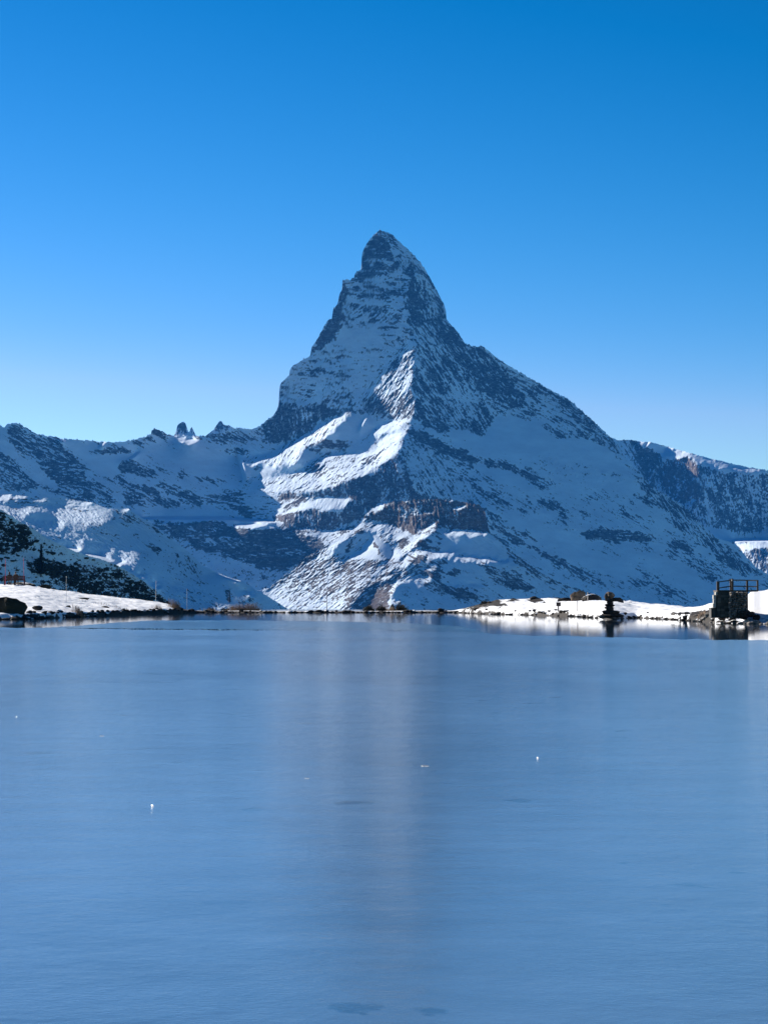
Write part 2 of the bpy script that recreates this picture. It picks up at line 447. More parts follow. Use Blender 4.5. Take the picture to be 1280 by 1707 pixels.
G = [
 # --- left massif
 R('-140,690 460,690 460,880 -140,880', gx=.1, gy=1.2, cov=.88, rough=.3, dr='dr3', soft=6),
 R('14,706 34,706 60,723 100,733 125,755 135,772 100,768 70,765 45,760 30,762 15,740', cov=.18, gx=.5, gy=.6, rough=.55, dr='dr3'),
 R('60,765 100,768 138,772 143,800 146,832 125,815 95,805 75,792', cov=.17, gx=.3, gy=.55, rough=.55, dr='hor'),
 R('-140,745 0,752 18,760 40,785 62,805 60,817 0,818 -140,818', cov=.33, gx=.2, gy=.6, rough=.5, dr='dr3'),
 R('60,805 100,815 140,830 180,828 195,838 180,846 140,842 100,826', cov=.42, gx=.2, gy=.7, rough=.5, dr='hor'),
 R('140,800 165,806 192,825 185,842 140,836', cov=.38, gx=.3, gy=.7, rough=.5, dr='dr3'),
 R('15,735 24,750 60,785 100,815 90,815 40,778 16,750', cov=.93, rough=.2),
 R('110,737 150,741 200,747 215,756 205,770 196,795 185,800 160,790 140,772 125,752', cov=1, rough=.04, gx=.1, gy=1.3, soft=2),
 R('143,752 170,750 190,745 222,750 222,757 190,756 165,756', cov=.2, rough=.5, gy=.6),
 R('197,785 203,770 218,764 245,780 262,792 245,800 228,788 208,792', cov=.12, rough=.5, gx=.4, gy=.5),
 R('197,795 215,800 235,812 245,805 262,815 275,830 305,840 290,851 250,842 212,842 200,815', cov=.2, rough=.55, gx=.4, gy=.6, dr='dr3'),
 R('262,806 300,810 330,830 345,840 320,845 290,830 270,815', cov=.28, rough=.5, gx=.3, gy=.6, dr='dr3'),
 R('308,772 325,770 341,767 332,780 320,780', cov=.28, rough=.5, gy=.6),
 R('292,796 303,785 318,798', cov=.35, rough=.5, gy=.6),
 R('325,796 350,795 378,800 377,808 340,805', cov=.55, rough=.5, gy=.7),
 R('335,830 380,818 420,818 460,830 470,850 450,866 410,866 390,850 345,840', cov=.3, rough=.6, gx=.3, gy=.5, dr='hor'),
 R('335,726 352,724 380,720 420,718 445,712 450,730 420,740 370,737', cov=.42, rough=.5, gy=.8, dr='dr3'),
 R('362,751 385,748 432,752 420,758 385,758', cov=.25, rough=.5, gy=.6),
 R('252,724 253,713 268,716 290,729 285,734 262,726', cov=.08, rough=.5, gy=.5, gx=.5),
 R('222,738 240,730 255,726 252,736 230,741', cov=.35, rough=.4, gy=.7),
 R('260,745 335,748 400,762 380,790 330,792 260,770', cov=.96, rough=.08, gy=1.3, soft=4),
 lit('288,727 312,731 327,735 321,741 304,735', rough=.1, gx=-2, gy=10, w=30),
 lit('168,744 170,737 175,737 173,745', rough=.1, gx=-2, gy=10, w=30), lit('95,731 102,731 112,737 104,736', rough=.1, gx=-2, gy=10, w=30),
 lit('212,764 222,761 224,756 232,754 226,762', rough=.1, gx=-2, gy=10, w=30),
 R('240,850 330,850 400,868 460,868 450,880 400,880 360,868 330,870 262,870', cov=1, rough=.08, gx=.2, gy=1.4, soft=1.5),
 lit('258,868 290,871 320,870 345,864 355,865 350,868 325,873 270,873', warp=.3, rough=.1, gx=-2, gy=10, w=30),
 lit('390,874 430,873 446,875 420,881 400,879', warp=.3, rough=.1, gx=-2, gy=10, w=30),
 R('430,735 560,690 690,690 668,740 668,830 820,885 880,930 900,1030 430,1030 449,982 545,912 500,884 430,870 400,820 400,780', gx=-.3, gy=.95, cov=.85, rough=.35, soft=3, w=2),
 # big shaded cliff and its apron
 R('250,873 330,872 360,868 400,880 440,881 500,882 520,895 545,910 512,930 490,948 470,962 440,952 400,936 370,925 330,920 300,900', cov=.07, gx=.05, gy=.65, rough=.5, dr='hor', warm=0),
 R('300,880 335,878 370,880 360,890 320,890', cov=.42, k=.7, dr='dr3'),
 R('330,898 360,893 400,905 430,918 400,914 350,908', cov=.5, k=.6, dr='dr3'),
 R('280,905 330,920 400,935 440,950 480,950 470,975 450,985 480,1030 280,1030', cov=.86, rough=.25, gx=.1, gy=1.05, soft=2, dr='iso'),
 # --- right massif
 R('700,690 1420,690 1420,1040 820,1040', gx=.55, gy=1.05, cov=.9, rough=.22, dr='dr3', soft=8),
 R('785,665 830,690 870,697 900,700 940,730 1000,735 1030,765 1060,795 1090,830 1000,800 940,790 860,765 800,745 740,722 700,700 740,690', cov=1, rough=.05, gx=.5, gy=1.25, soft=3),
 R('870,760 920,755 985,775 1060,790 1050,815 960,800 900,785', cov=.9, rough=.3, gx=.4, gy=1.1, dr='iso', soft=4),
 # --- the pyramid: right face
 R('660,400 690,424 716,462 744,516 743,532 790,575 830,600 870,655 905,692 880,700 830,690 806,727 780,715 740,705 690,700 685,640 693,575 676,530 674,490 684,462 662,445', cov=.36, gx=1.0, gy=.55, rough=.5, dr='dr'),
 R('662,405 690,430 700,460 735,520 742,535 700,540 680,520 676,470 670,440', cov=.33, dr='ver', rough=.5),
 R('664,440 690,450 712,500 720,530 700,545 680,535 677,480', cov=.14, k=.8, dr='ver'),
 R('718,520 744,534 790,576 770,600 740,580 720,550', cov=.16, dr='dr'),
 R('700,545 720,560 750,600 790,660 800,700 770,705 740,660 715,610 700,580', cov=.48, dr='dr'),
 R('716,605 735,612 745,650 730,660 712,630', cov=.1, k=.9),
 R('735,600 757,600 762,630 745,640', cov=.2, k=.8),
 R('758,640 785,650 795,690 770,690 757,665', cov=.7, k=.8, dr='dr'),
 R('790,577 806,578 822,600 850,635 880,668 905,690 880,692 840,678 800,655 780,620 770,595', cov=.14, gx=.9, gy=.6, dr='dr'),
 R('786,595 815,597 812,603 788,602', cov=.7, k=.6),
 R('800,650 840,672 900,690 872,700 830,690 805,668', cov=.52, dr='dr3'),
 R('806,576 850,611 900,640 945,664 985,698 1032,745 1030,765 1000,740 985,735 950,728 905,694 880,668 850,635 825,600', cov=.66, gx=.55, gy=.8, rough=.3, dr='dr3'),
 R('900,700 912,708 950,731 925,728 908,716', cov=.3, rough=.4), R('955,722 968,724 962,731', cov=.3),
 R('930,665 960,677 985,698 1010,725 985,712 955,700 930,690', cov=.45, k=.8), R('985,715 1030,742 1038,768 1020,745 1000,735', cov=.3, dr='dr'),
 # buttress spurs at the foot of the right face
 R('700,690 730,695 758,712 750,725 725,718 700,705', cov=.22), R('750,700 772,698 795,715 802,727 780,718 760,715', cov=.25, dr='dr'),
 R('692,660 712,665 740,690 722,700 700,690', cov=.3),
 # --- the pyramid: left face
 R('571,466 604,450 662,446 684,462 674,500 676,530 693,575 680,600 640,640 606,672 470,664 462,645 480,605 520,590 556,566', cov=.72, gx=-.55, gy=.6, rough=.33, dr='hor', warm=0),
 R('603,450 603,425 610,408 624,392 634,383 642,392 650,410 660,430 664,446 640,450', cov=.1, gx=-.5, gy=.4, rough=.45, dr='hor'),
 R('634,383 652,388 678,412 700,436 702,444 680,432 660,420 648,408', cov=.68, gx=.5, gy=.6, rough=.4, dr='dr3'),
 R('655,395 662,398 672,410 668,412', cov=.9), R('664,420 684,428 700,450 690,452 672,438', cov=.4, gx=.8, gy=.6),
 R('610,434 620,434 628,428 622,440 618,446 612,440', cov=.85), R('638,432 655,436 662,442 645,440', cov=.8),
 R('572,462 604,450 640,455 640,462 600,468 572,475', cov=.42, dr='hor'),
 R('574,478 610,478 630,486 660,482 672,490 640,500 600,498 575,490', cov=.42, dr='hor'),
 R('590,505 640,510 672,525 660,540 600,535 575,540 580,515', cov=.56, dr='dl3'),
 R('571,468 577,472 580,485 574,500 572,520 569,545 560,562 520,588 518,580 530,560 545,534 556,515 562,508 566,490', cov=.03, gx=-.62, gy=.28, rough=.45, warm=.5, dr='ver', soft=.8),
 R('572,545 600,548 660,552 640,575 600,580 560,575', cov=.96, rough=.15, dr='hor'),
 R('595,582 612,578 625,586 612,590 598,590', cov=.3, dr='hor'), R('625,560 690,545 690,560 650,566', cov=.6),
 R('465,648 520,650 530,658 500,664 466,662', cov=.35, dr='hor'), R('470,625 540,612 545,620 490,632', cov=.55, dr='hor'),
 R('540,640 605,630 610,665 560,665', cov=.7, k=.8, dr='iso'),
 R('460,690 464,670 500,674 545,668 580,655 600,672 606,690 590,690 560,694 540,702 505,724 470,738 440,738 428,715 446,700', cov=.16, gx=-.1, gy=.45, rough=.5, dr='ver'),
 R('535,668 560,655 590,655 604,670 600,688 585,680 560,690', cov=.4, gx=-.5, gy=.6, dr='iso'),
 R('605,662 640,668 690,650 692,690 684,702 660,702 636,700 612,690', cov=.28, gx=-.6, gy=.6, rough=.6, dr='dl'),
 # sun-raked ribs
 R('686,566 693,578 692,620 684,650 660,668 606,668 612,650 632,618 650,600 670,575', cov=.62, gx=-.7, gy=.7, rough=.75, dr='dl', w=8),
 lit('676,574 686,566 692,582 682,590 668,598 664,590', cov=.85, gx=-1.4, gy=1.1, rough=.6, dr='dl', warp=.6),
 lit('668,582 672,586 655,602 644,612 650,600', gx=-1.3, gy=1.0, rough=.4, dr='dl', warp=.5),
 lit('650,604 656,607 642,630 628,650 614,662 606,666 616,646 634,620', cov=.85, gx=-1.3, gy=1.0, rough=.5, dr='dl', warp=.6),
 lit('688,628 684,645 668,658 650,668 632,668 640,652 655,638 674,626', cov=.75, gx=-1.1, gy=.9, rough=.8, dr='dl', w=6),
 lit('671,540 676,536 670,548 662,558 661,550', gx=-1.4, gy=1.0, rough=.3, dr='dl'),
 lit('541,594 544,596 535,608 524,612', gx=-1.4, gy=1.1, rough=.3), lit('532,576 545,567 556,566 545,572', gx=-1.4, gy=1.1, rough=.3),
 lit('514,645 517,644 503,672 496,678', gx=-1.3, gy=1.0, rough=.3), lit('548,640 552,642 540,664 530,676 522,676 530,660', gx=-1.2, gy=.9, rough=.5, dr='dl', cov=.75),
 lit('528,650 534,640 524,664 506,682 516,664', gx=-1.2, gy=.9, rough=.4, dr='dl', cov=.8),
 lit('470,643 478,632 474,645', gx=-1.3, gy=1.), lit('483,622 489,616 484,626', gx=-1.3, gy=1.), lit('517,592 524,586 520,594', gx=-1.3, gy=1.),
 # --- shelves under the left face
 R('555,700 590,690 606,690 640,705 615,722 600,735 560,734 540,735', cov=1, gx=.8, gy=.8, rough=.06, soft=1.5, w=14),
 R('396,774 470,778 500,752 520,742 530,757 505,784 470,793 430,790 396,800', cov=.97, gx=.8, gy=.9, rough=.12, soft=1.5, w=4),
 R('408,800 425,785 480,790 500,786 500,815 430,815', cov=.9, gx=-.1, gy=1.0, rough=.3, soft=1),
 R('512,736 530,732 560,735 590,738 570,750 545,748 530,758 518,748', cov=.15, gx=.2, gy=.4, rough=.5, dr='hor', warm=.3),
 R('590,740 625,738 640,732 618,752 600,757 570,754', cov=1, gx=.6, gy=.9, rough=.05),
 R('426,776 450,780 440,790 425,788', cov=.3),
 lit('398,769 440,757 465,748 485,735 494,730 512,725 535,706 552,697 570,694 583,695 574,702 560,710 556,720 545,726 532,740 520,738 508,742 500,765 486,777 470,772 458,778 440,772 420,776', dr='dl', rough=.95, warp=.8, gx=-1.8, gy=3.2, w=16, cov=.88),
 lit('596,719 600,705 612,692 613,694 604,710 600,718', rough=.1, warp=.2),
 lit('616,723 622,716 640,706 662,702 680,697 684,700 668,712 655,718 640,722', gx=-1.5, cov=.8, rough=.5, dr='dl3', warp=.6),
 lit('626,741 640,730 650,726 664,722 680,721 670,728 664,738 640,742', cov=.85, gx=-1.7, rough=.5, dr='dl3', warp=.6),
 lit('514,776 525,764 545,757 575,754 600,757 618,753 632,745 650,738 667,738 664,748 648,765 628,778 606,794 596,796 585,796 570,808 545,814 520,818 500,820 470,818 440,817 425,815 412,806 408,799 430,794 455,797 480,790 500,784', cov=.86, rough=.8, dr='dl3', warp=.8),
 R('505,781 530,774 548,775 535,785 515,788', cov=.2, gx=.5, gy=.7), R('600,782 622,758 632,752 622,768 606,784', cov=.25, gx=-.5, gy=.6),
 R('520,790 545,788 540,793', cov=.3), R('408,801 425,801 420,812', cov=.4, dr='dl3'),
 # crest steps shaped into the depth so the sun clears the ground behind
 R('395,758 401,758 412,800 406,800', gx=-10, gy=1, cov=1, soft=.8, warp=0, w=16),
 R('240,862 360,861 460,868 460,872 360,865 240,866', gx=0, gy=22, cov=1, soft=.8, warp=0, w=25),
 # --- rock bands in the middle
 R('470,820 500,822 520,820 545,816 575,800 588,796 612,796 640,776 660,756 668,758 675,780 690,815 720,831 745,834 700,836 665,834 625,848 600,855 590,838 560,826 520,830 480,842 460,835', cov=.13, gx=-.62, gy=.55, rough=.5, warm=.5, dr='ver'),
 R('660,765 668,765 670,800 664,800', cov=.5, gx=-.6, gy=.8, k=.8),
 R('630,818 660,812 690,822 660,830 632,832', cov=.3, k=.8),
 R('460,838 500,828 530,826 505,842 480,850', cov=.55, gx=-1, gy=1.4, rough=.5, dr='dl3'),
 R('448,858 500,851 560,852 590,838 625,850 612,864 575,878 540,888 480,878 452,868', cov=.1, gx=-.75, gy=.5, rough=.55, warm=.5, dr='ver'),
 lit('448,857 480,853 492,847 503,839 520,834 545,828 560,830 586,832 580,842 568,850 558,848 545,850 520,846 505,850 480,857 455,859', rough=.35, dr='dl', warp=.5),
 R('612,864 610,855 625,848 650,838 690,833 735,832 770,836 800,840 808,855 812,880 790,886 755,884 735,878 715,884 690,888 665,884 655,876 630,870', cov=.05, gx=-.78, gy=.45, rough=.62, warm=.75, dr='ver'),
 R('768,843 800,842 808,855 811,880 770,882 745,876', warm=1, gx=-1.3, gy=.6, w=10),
 lit('754,849 762,845 776,843 774,847 764,850', rough=.1, warp=.2), lit('745,834 756,835 750,837', warp=.2),
 lit('610,856 620,846 645,836 650,838 634,848 616,860', cov=.8, gx=-1.6, gy=2.2),
 lit('675,838 680,836 678,840'), lit('706,852 722,855 716,858 708,856', cov=.7, warp=.5),
 # --- sunlit belt under the cliffs
 lit('445,876 460,872 478,878 482,881 462,880 448,882', cov=.8), lit('492,882 510,880 540,886 520,888', cov=.7),
 lit('482,884 510,886 545,888 575,880 600,873 640,874 640,884 600,890 575,900 556,910 545,906 525,896 500,890', cov=.75, dr='dl3'),
 R('470,880 545,884 560,880 560,930 520,900', k=0),
 # --- snow slope right of the spur
 R('668,735 685,728 720,742 760,770 800,790 835,845 800,840 745,834 705,830 684,795 668,765', cov=.74, gx=.8, gy=.85, rough=.3, dr='dr'),
 R('735,745 775,768 815,792 850,830 870,850 830,850 800,832 770,800 740,770', cov=.52, gx=.7, gy=.8, rough=.4, dr='dr3'),
 R('676,716 700,716 718,728 735,738 770,750 800,762 830,768 850,770 868,785 880,778 895,792 915,802 905,806 880,798 860,792 832,788 800,778 760,764 728,756 705,742 684,732', cov=.08, gx=.6, gy=.45, rough=.4, dr='dr3'),
 R('868,790 885,785 920,805 915,810 890,800', cov=.3), R('860,798 890,805 920,812 914,818 890,814', cov=.3, dr='dr3'),
 R('780,770 870,792 890,815 860,812 800,785', cov=1, rough=.05, gy=1.3),
 R('845,822 880,830 895,850 880,860 855,845', cov=.5, rough=.4, dr='dr3'), R('895,835 930,838 948,858 940,874 915,868 935,855 905,848', cov=.35, rough=.4, dr='dr3'), R('905,870 930,872 925,886 908,880', cov=.4),
 R('962,893 985,884 1020,880 1060,885 1090,893 1085,903 1040,905 1005,903 980,900', cov=.07, gx=.3, gy=.45, rough=.35, dr='hor'),
 R('980,855 1040,850 1090,870 1080,885 1000,880', cov=.72, rough=.4), 
 R('800,850 825,855 850,868 830,880 812,885 808,865', cov=.5, rough=.5, dr='dr'),
 R('818,868 850,878 880,888 905,912 950,942 985,958 1014,975 1000,978 960,960 925,940 890,918 855,905 832,890', cov=.27, gx=.5, gy=.6, rough=.55, dr='dr3', warm=.3),
 R('812,885 845,905 840,922 815,912', cov=.35, rough=.5, dr='dr3'),
 R('840,862 880,885 930,915 985,950 1060,960 1000,920 930,890 880,868', cov=1, rough=.08, gx=.5, gy=1.15, soft=3),
 R('1070,790 1095,815 1120,830 1150,850 1185,890 1228,925 1262,955 1240,965 1200,930 1170,910 1130,885 1110,860 1085,835 1062,805', cov=.34, gx=.6, gy=.6, rough=.5, dr='dr'),
 R('1050,823 1075,828 1100,838 1110,846 1080,842', cov=.2, rough=.4, dr='dr3'),
 R('1110,905 1150,905 1165,908 1150,922 1120,915', cov=.25, rough=.4), R('1190,920 1225,935 1215,955 1190,950', cov=.25, rough=.4),
 R('1095,915 1140,918 1200,940 1260,985 1180,960 1110,935', cov=.6, rough=.4, dr='dr3'),
 R('1160,955 1195,960 1190,972 1165,970', cov=.3), R('1040,965 1100,970 1170,1000 1120,995 1060,980', cov=.62, rough=.35, dr='dr3'),
 R('1060,920 1130,935 1180,965 1200,1000 1120,975', cov=.97, rough=.12, soft=3),
]

def D0_main(X, Y):
    return 10500.0 + 0 * X

MAT_MTN = mountain_material('mountain_rock_and_snow')
main_o, D_main, org = relief('mountain', -60, 1340, 370, 1030, SKYLINE, G, dict(gx=.2, gy=1.0, cov=.85, rough=.3, warm=0, dr='iso'),
                             D0_main, 1e-7, MAT_MTN, 440, 100, edge=.8)

# far wall on the right with a corniced snow cap
G2 = [
 R('1000,720 1420,720 1420,1040 1000,1040', cov=.32, gx=.1, gy=.45, rough=.6, dr='ver', soft=1),
 R('1000,725 1060,737 1075,800 1110,840 1000,840', cov=.65, gx=.4, gy=.8, rough=.35, dr='dr'),
 R('1045,733 1085,742 1100,780 1070,790', cov=.22),
 R('1050,728 1110,742 1160,757 1280,780 1420,800 1420,815 1280,792 1250,790 1200,784 1165,775 1150,765 1135,760 1110,768 1080,748', cov=1, gx=.35, gy=.9, rough=.06, dr='iso', soft=.8),
 lit('1064,742 1067,735 1074,735 1072,741', gx=-3, gy=8, w=30), lit('1073,745 1080,736 1084,737 1079,745', gx=-3, gy=8, w=30),
 lit('1103,757 1110,745 1122,746 1120,752 1140,754 1165,762 1190,767 1215,776 1250,780 1275,785 1250,788 1232,785 1210,780 1196,780 1180,773 1160,766 1142,760 1125,766 1122,760 1112,762', warp=.4, rough=.3, gx=-1.6, gy=4, w=20),
 R('1205,768 1230,772 1222,772', cov=1, gx=1.2, gy=.8),
 R('1105,770 1125,765 1150,762 1160,770 1165,800 1160,845 1140,840 1120,825 1104,812', cov=.13, gx=-1.4, gy=.4, rough=.6, warm=1, dr='ver', w=12),
 R('1095,775 1105,770 1106,800 1098,800', cov=.3, warm=.4),
 lit('1144,842 1152,834 1158,832 1152,845', cov=.8), lit('1122,812 1130,804 1128,812', cov=.8),
 R('1225,790 1245,792 1240,810 1222,815', cov=.85), R('1150,800 1175,790 1170,810', cov=.6),
 R('1200,835 1250,825 1240,850 1205,850', cov=.6, k=.7),
 R('1170,872 1200,884 1240,888 1280,880 1420,880 1420,908 1190,908', cov=.95, gy=1.2, rough=.15, soft=2),
 R('1222,898 1420,898 1420,903 1222,903', gx=-4, gy=40, cov=1, soft=.8, warp=0, w=25),  # depth step added so the sun reaches the shelf below
 lit('1225,905 1300,903 1420,905 1420,912 1290,914 1262,913 1248,922 1236,920', warp=.4, rough=.2),
 R('1230,922 1260,914 1420,916 1420,1040 1230,1040', cov=.5, gx=.2, gy=.7, rough=.5),
]
SKY2 = P('980,720 1010,726 1030,734 1050,733 1070,736 1084,737 1110,744 1135,751 1160,758 1190,766 1220,773 1250,779 1280,784 1340,800 1420,810')
relief('far_ridge', 1000, 1400, 700, 1030, SKY2, G2, dict(gx=.2, gy=.8, cov=.5, rough=.4, warm=0, dr='ver'),
       lambda X, Y: 13000.0 + 0 * X, 1e-7, MAT_MTN, 220, 300, edge=.5)

# jagged horns peeping over the left ridge
G1 = [R('280,690 420,690 420,740 280,740', cov=.35, gx=-.15, gy=.3, rough=.5, dr='ver'), R('290,717 296,718 312,722 328,724 328,730 290,730', cov=.9, gx=-1, gy=1.5),
      R('314,716 320,712 318,724 312,724', cov=.9, gx=-1.4, gy=1.2), R('345,722 352,718 375,715 390,712 405,722 345,730', cov=.65, gy=.6)]
SKY1 = P('286,729 291,726 294,718 296,709 300,705 306,703 309,705 312,713 314,719 316,720 318,714 320,712 323,718 326,725 330,729 342,728 350,721 357,716 361,709 366,702 369,701 372,706 376,709 382,709 388,712 394,718 402,722 412,728')
relief('rock_horns', 286, 412, 690, 745, SKY1, G1, dict(gx=0, gy=.5, cov=.5, rough=.5, warm=.2, dr='ver'),
       lambda X, Y: 15000.0 + 0 * X, 1e-7, MAT_MTN, 60, 400, edge=.4, step=.7, back=(50, 60))

# the nearer foothill under the cliffs
G5 = [
 R('680,860 1100,860 1100,1040 680,1040', cov=.9, gx=.5, gy=.95, rough=.3, dr='dr3', soft=6),
 R('400,860 690,860 700,930 690,1040 400,1040', cov=.72, gx=-.35, gy=1.0, rough=.5, dr='dl3', warm=.4, soft=2),
 R('560,820 830,820 830,900 812,888 760,884 735,880 716,885 690,888 665,883 650,874 630,868 604,866 560,870', cov=.07, gx=-.72, gy=.38, rough=.55, warm=.7, dr='ver', soft=1.5, w=3),
 R('768,835 800,835 812,855 816,882 770,882 745,876', warm=1, k=.9),
 lit('754,849 762,845 776,843 774,847 764,850', rough=.1, warp=.2), lit('745,832 756,833 752,837', warp=.2), lit('675,837 680,835 678,840'),
 lit('608,856 620,846 645,836 650,838 634,848 616,860 612,868', cov=.8, gx=-1.6, gy=2.2), lit('706,852 722,855 716,858 708,856', cov=.7, warp=.5),
 R('640,850 700,846 705,858 660,862', cov=.3, k=.6),
 lit('505,892 530,893 560,884 575,880 598,872 612,872 640,872 655,882 668,884 690,890 668,902 650,893 640,888 625,886 600,886 585,892 570,905 558,922 545,912 530,900', cov=.86, rough=.5, dr='dl3'),
 R('590,890 603,884 622,888 636,900 652,916 656,930 646,933 634,920 620,902 600,896', cov=.97, gx=.9, gy=.8, rough=.05, soft=.8, warp=.2),
 R('556,915 562,905 580,900 600,893 612,898 605,905 585,915 575,928 560,926', cov=.8, gx=.3, gy=.9, rough=.2),
 R('574,925 576,908 586,898 588,905 582,920', cov=.06, gy=.5), R('590,888 602,884 615,888 600,890', cov=.1),
 lit('570,932 590,922 605,915 616,898 622,900 630,915 636,928 642,934 610,932 590,932', rough=.15, warp=.3), 
 R('622,902 626,900 632,915 637,928 630,922', cov=.2),
 lit('655,885 680,893 705,893 725,886 722,878 726,870 712,878 700,886 715,893 700,902 692,912 675,925 660,932 650,934 655,918 668,905 655,895', cov=.9, warp=.6, dr='dl3'),
 lit('732,884 760,882 800,884 810,888 808,893 790,896 770,892 745,891', cov=.85, dr='dl3'),
 R('664,910 668,898 684,893 683,906 672,914', cov=.12, gy=.6), R('688,906 700,898 712,902 708,912 690,914', cov=.15, gy=.6), R('700,912 725,910 738,916 720,920 700,918', cov=.12, gy=.6), R('712,900 720,900 718,906', cov=.1), R('722,902 740,905 732,908', cov=.3),
 R('740,892 800,893 850,925 900,950 850,945 790,928 745,918 736,905', cov=.97, gx=.8, gy=.9, rough=.12, soft=2, dr='dr3'),
 lit('680,925 700,918 735,918 760,924 800,928 840,932 870,940 830,936 790,937 745,930 715,930 700,938 680,945 672,938', cov=.92, rough=.6, gx=-1.6, gy=4.2, dr='dr3', w=16),
 R('684,936 700,925 714,928 712,935 695,940', cov=.08, gy=.6), R('715,936 725,933 745,930 742,945 730,945', cov=.5, gx=.8, gy=.8),
 R('745,955 752,948 768,950 766,958 752,960', cov=.1, gy=.5),
 # foot: boulder slope on the left
 R('449,982 480,955 512,930 544,912 556,926 600,935 640,942 620,962 590,985 575,1030 430,1030', cov=.45, gx=-.95, gy=1.0, rough=.55, dr='dl3', warm=.45),
 R('440,984 449,982 465,968 480,985 520,1000 570,1005 570,1030 470,1030', cov=.78, gx=-1.1, gy=1.6, rough=.5, dr='dl3', warm=.4),
 lit('425,980 445,982 460,992 480,1010 478,1020 455,1005 440,990', cov=.9),
 R('545,926 600,932 650,944 640,956 600,952 560,940', cov=.45, gx=-.3, gy=.7, warm=.6),
 R('580,1012 600,992 632,966 660,946 690,945 700,960 650,968 620,985 596,1020', cov=.33, gx=.9, gy=.7, rough=.5, warm=.2),
 R('592,1020 612,998 640,978 656,971 655,985 648,1005 640,1020', cov=.08, gx=-.7, gy=.7, rough=.35, warm=.9),
 lit('618,970 640,962 655,960 650,965 630,970', cov=.8),
 R('690,942 735,948 735,972 712,972 700,960', cov=.22, gx=.5, gy=.6, rough=.5, warm=.3),
 lit('700,958 716,960 722,970 708,970', cov=.6), lit('700,946 725,948 730,952 705,952', cov=.7),
 R('655,971 682,968 720,978 770,1000 800,1030 640,1030 650,1000', cov=.92, gx=.7, gy=.9, rough=.3, soft=.8, dr='dr3'),
 lit('655,971 682,968 684,970 662,974 655,985 650,1000 668,1003 666,1008 646,1006 650,985', cov=.8, warp=.5),
 R('705,974 735,970 770,980 800,996 812,1006 780,1000 740,990 715,982', cov=.25, gx=.4, gy=.6, rough=.5, dr='dr3'),
 R('795,948 830,944 865,968 890,978 886,986 850,980 822,968', cov=.13, gx=.6, gy=.5, rough=.4, dr='dr3'),
 lit('740,975 748,973 770,978 760,981'), lit('776,974 790,974 812,980 800,980'), lit('840,938 862,944 850,944'), 
 R('775,935 800,934 830,945 860,955 880,965 870,970 840,958 810,950', cov=.5, rough=.4, dr='dr3'),
 R('840,905 870,905 905,935 950,960 985,975 1014,985 985,990 940,980 880,955 850,930', cov=.4, gx=.5, gy=.6, rough=.5, dr='dr3'),
]
SKY5 = P('400,1000 425,986 436,983 449,980 480,953 512,928 544,910 553,903 566,894 588,884 602,872 609,858 622,847 650,838 690,833.5 735,832 770,836.5 800,842 808,852 813,878 819,892 835,904 860,925 890,948 930,970 975,985 1020,1000 1060,1014 1090,1026')
relief('foothill', 405, 1085, 815, 1034, SKY5, G5, dict(gx=0, gy=1.0, cov=.8, rough=.4, warm=.3, dr='dl3'),
       lambda X, Y: 7800.0 + 0 * X, 1e-7, MAT_MTN, 290, 700, edge=.8, back=(40, 25))

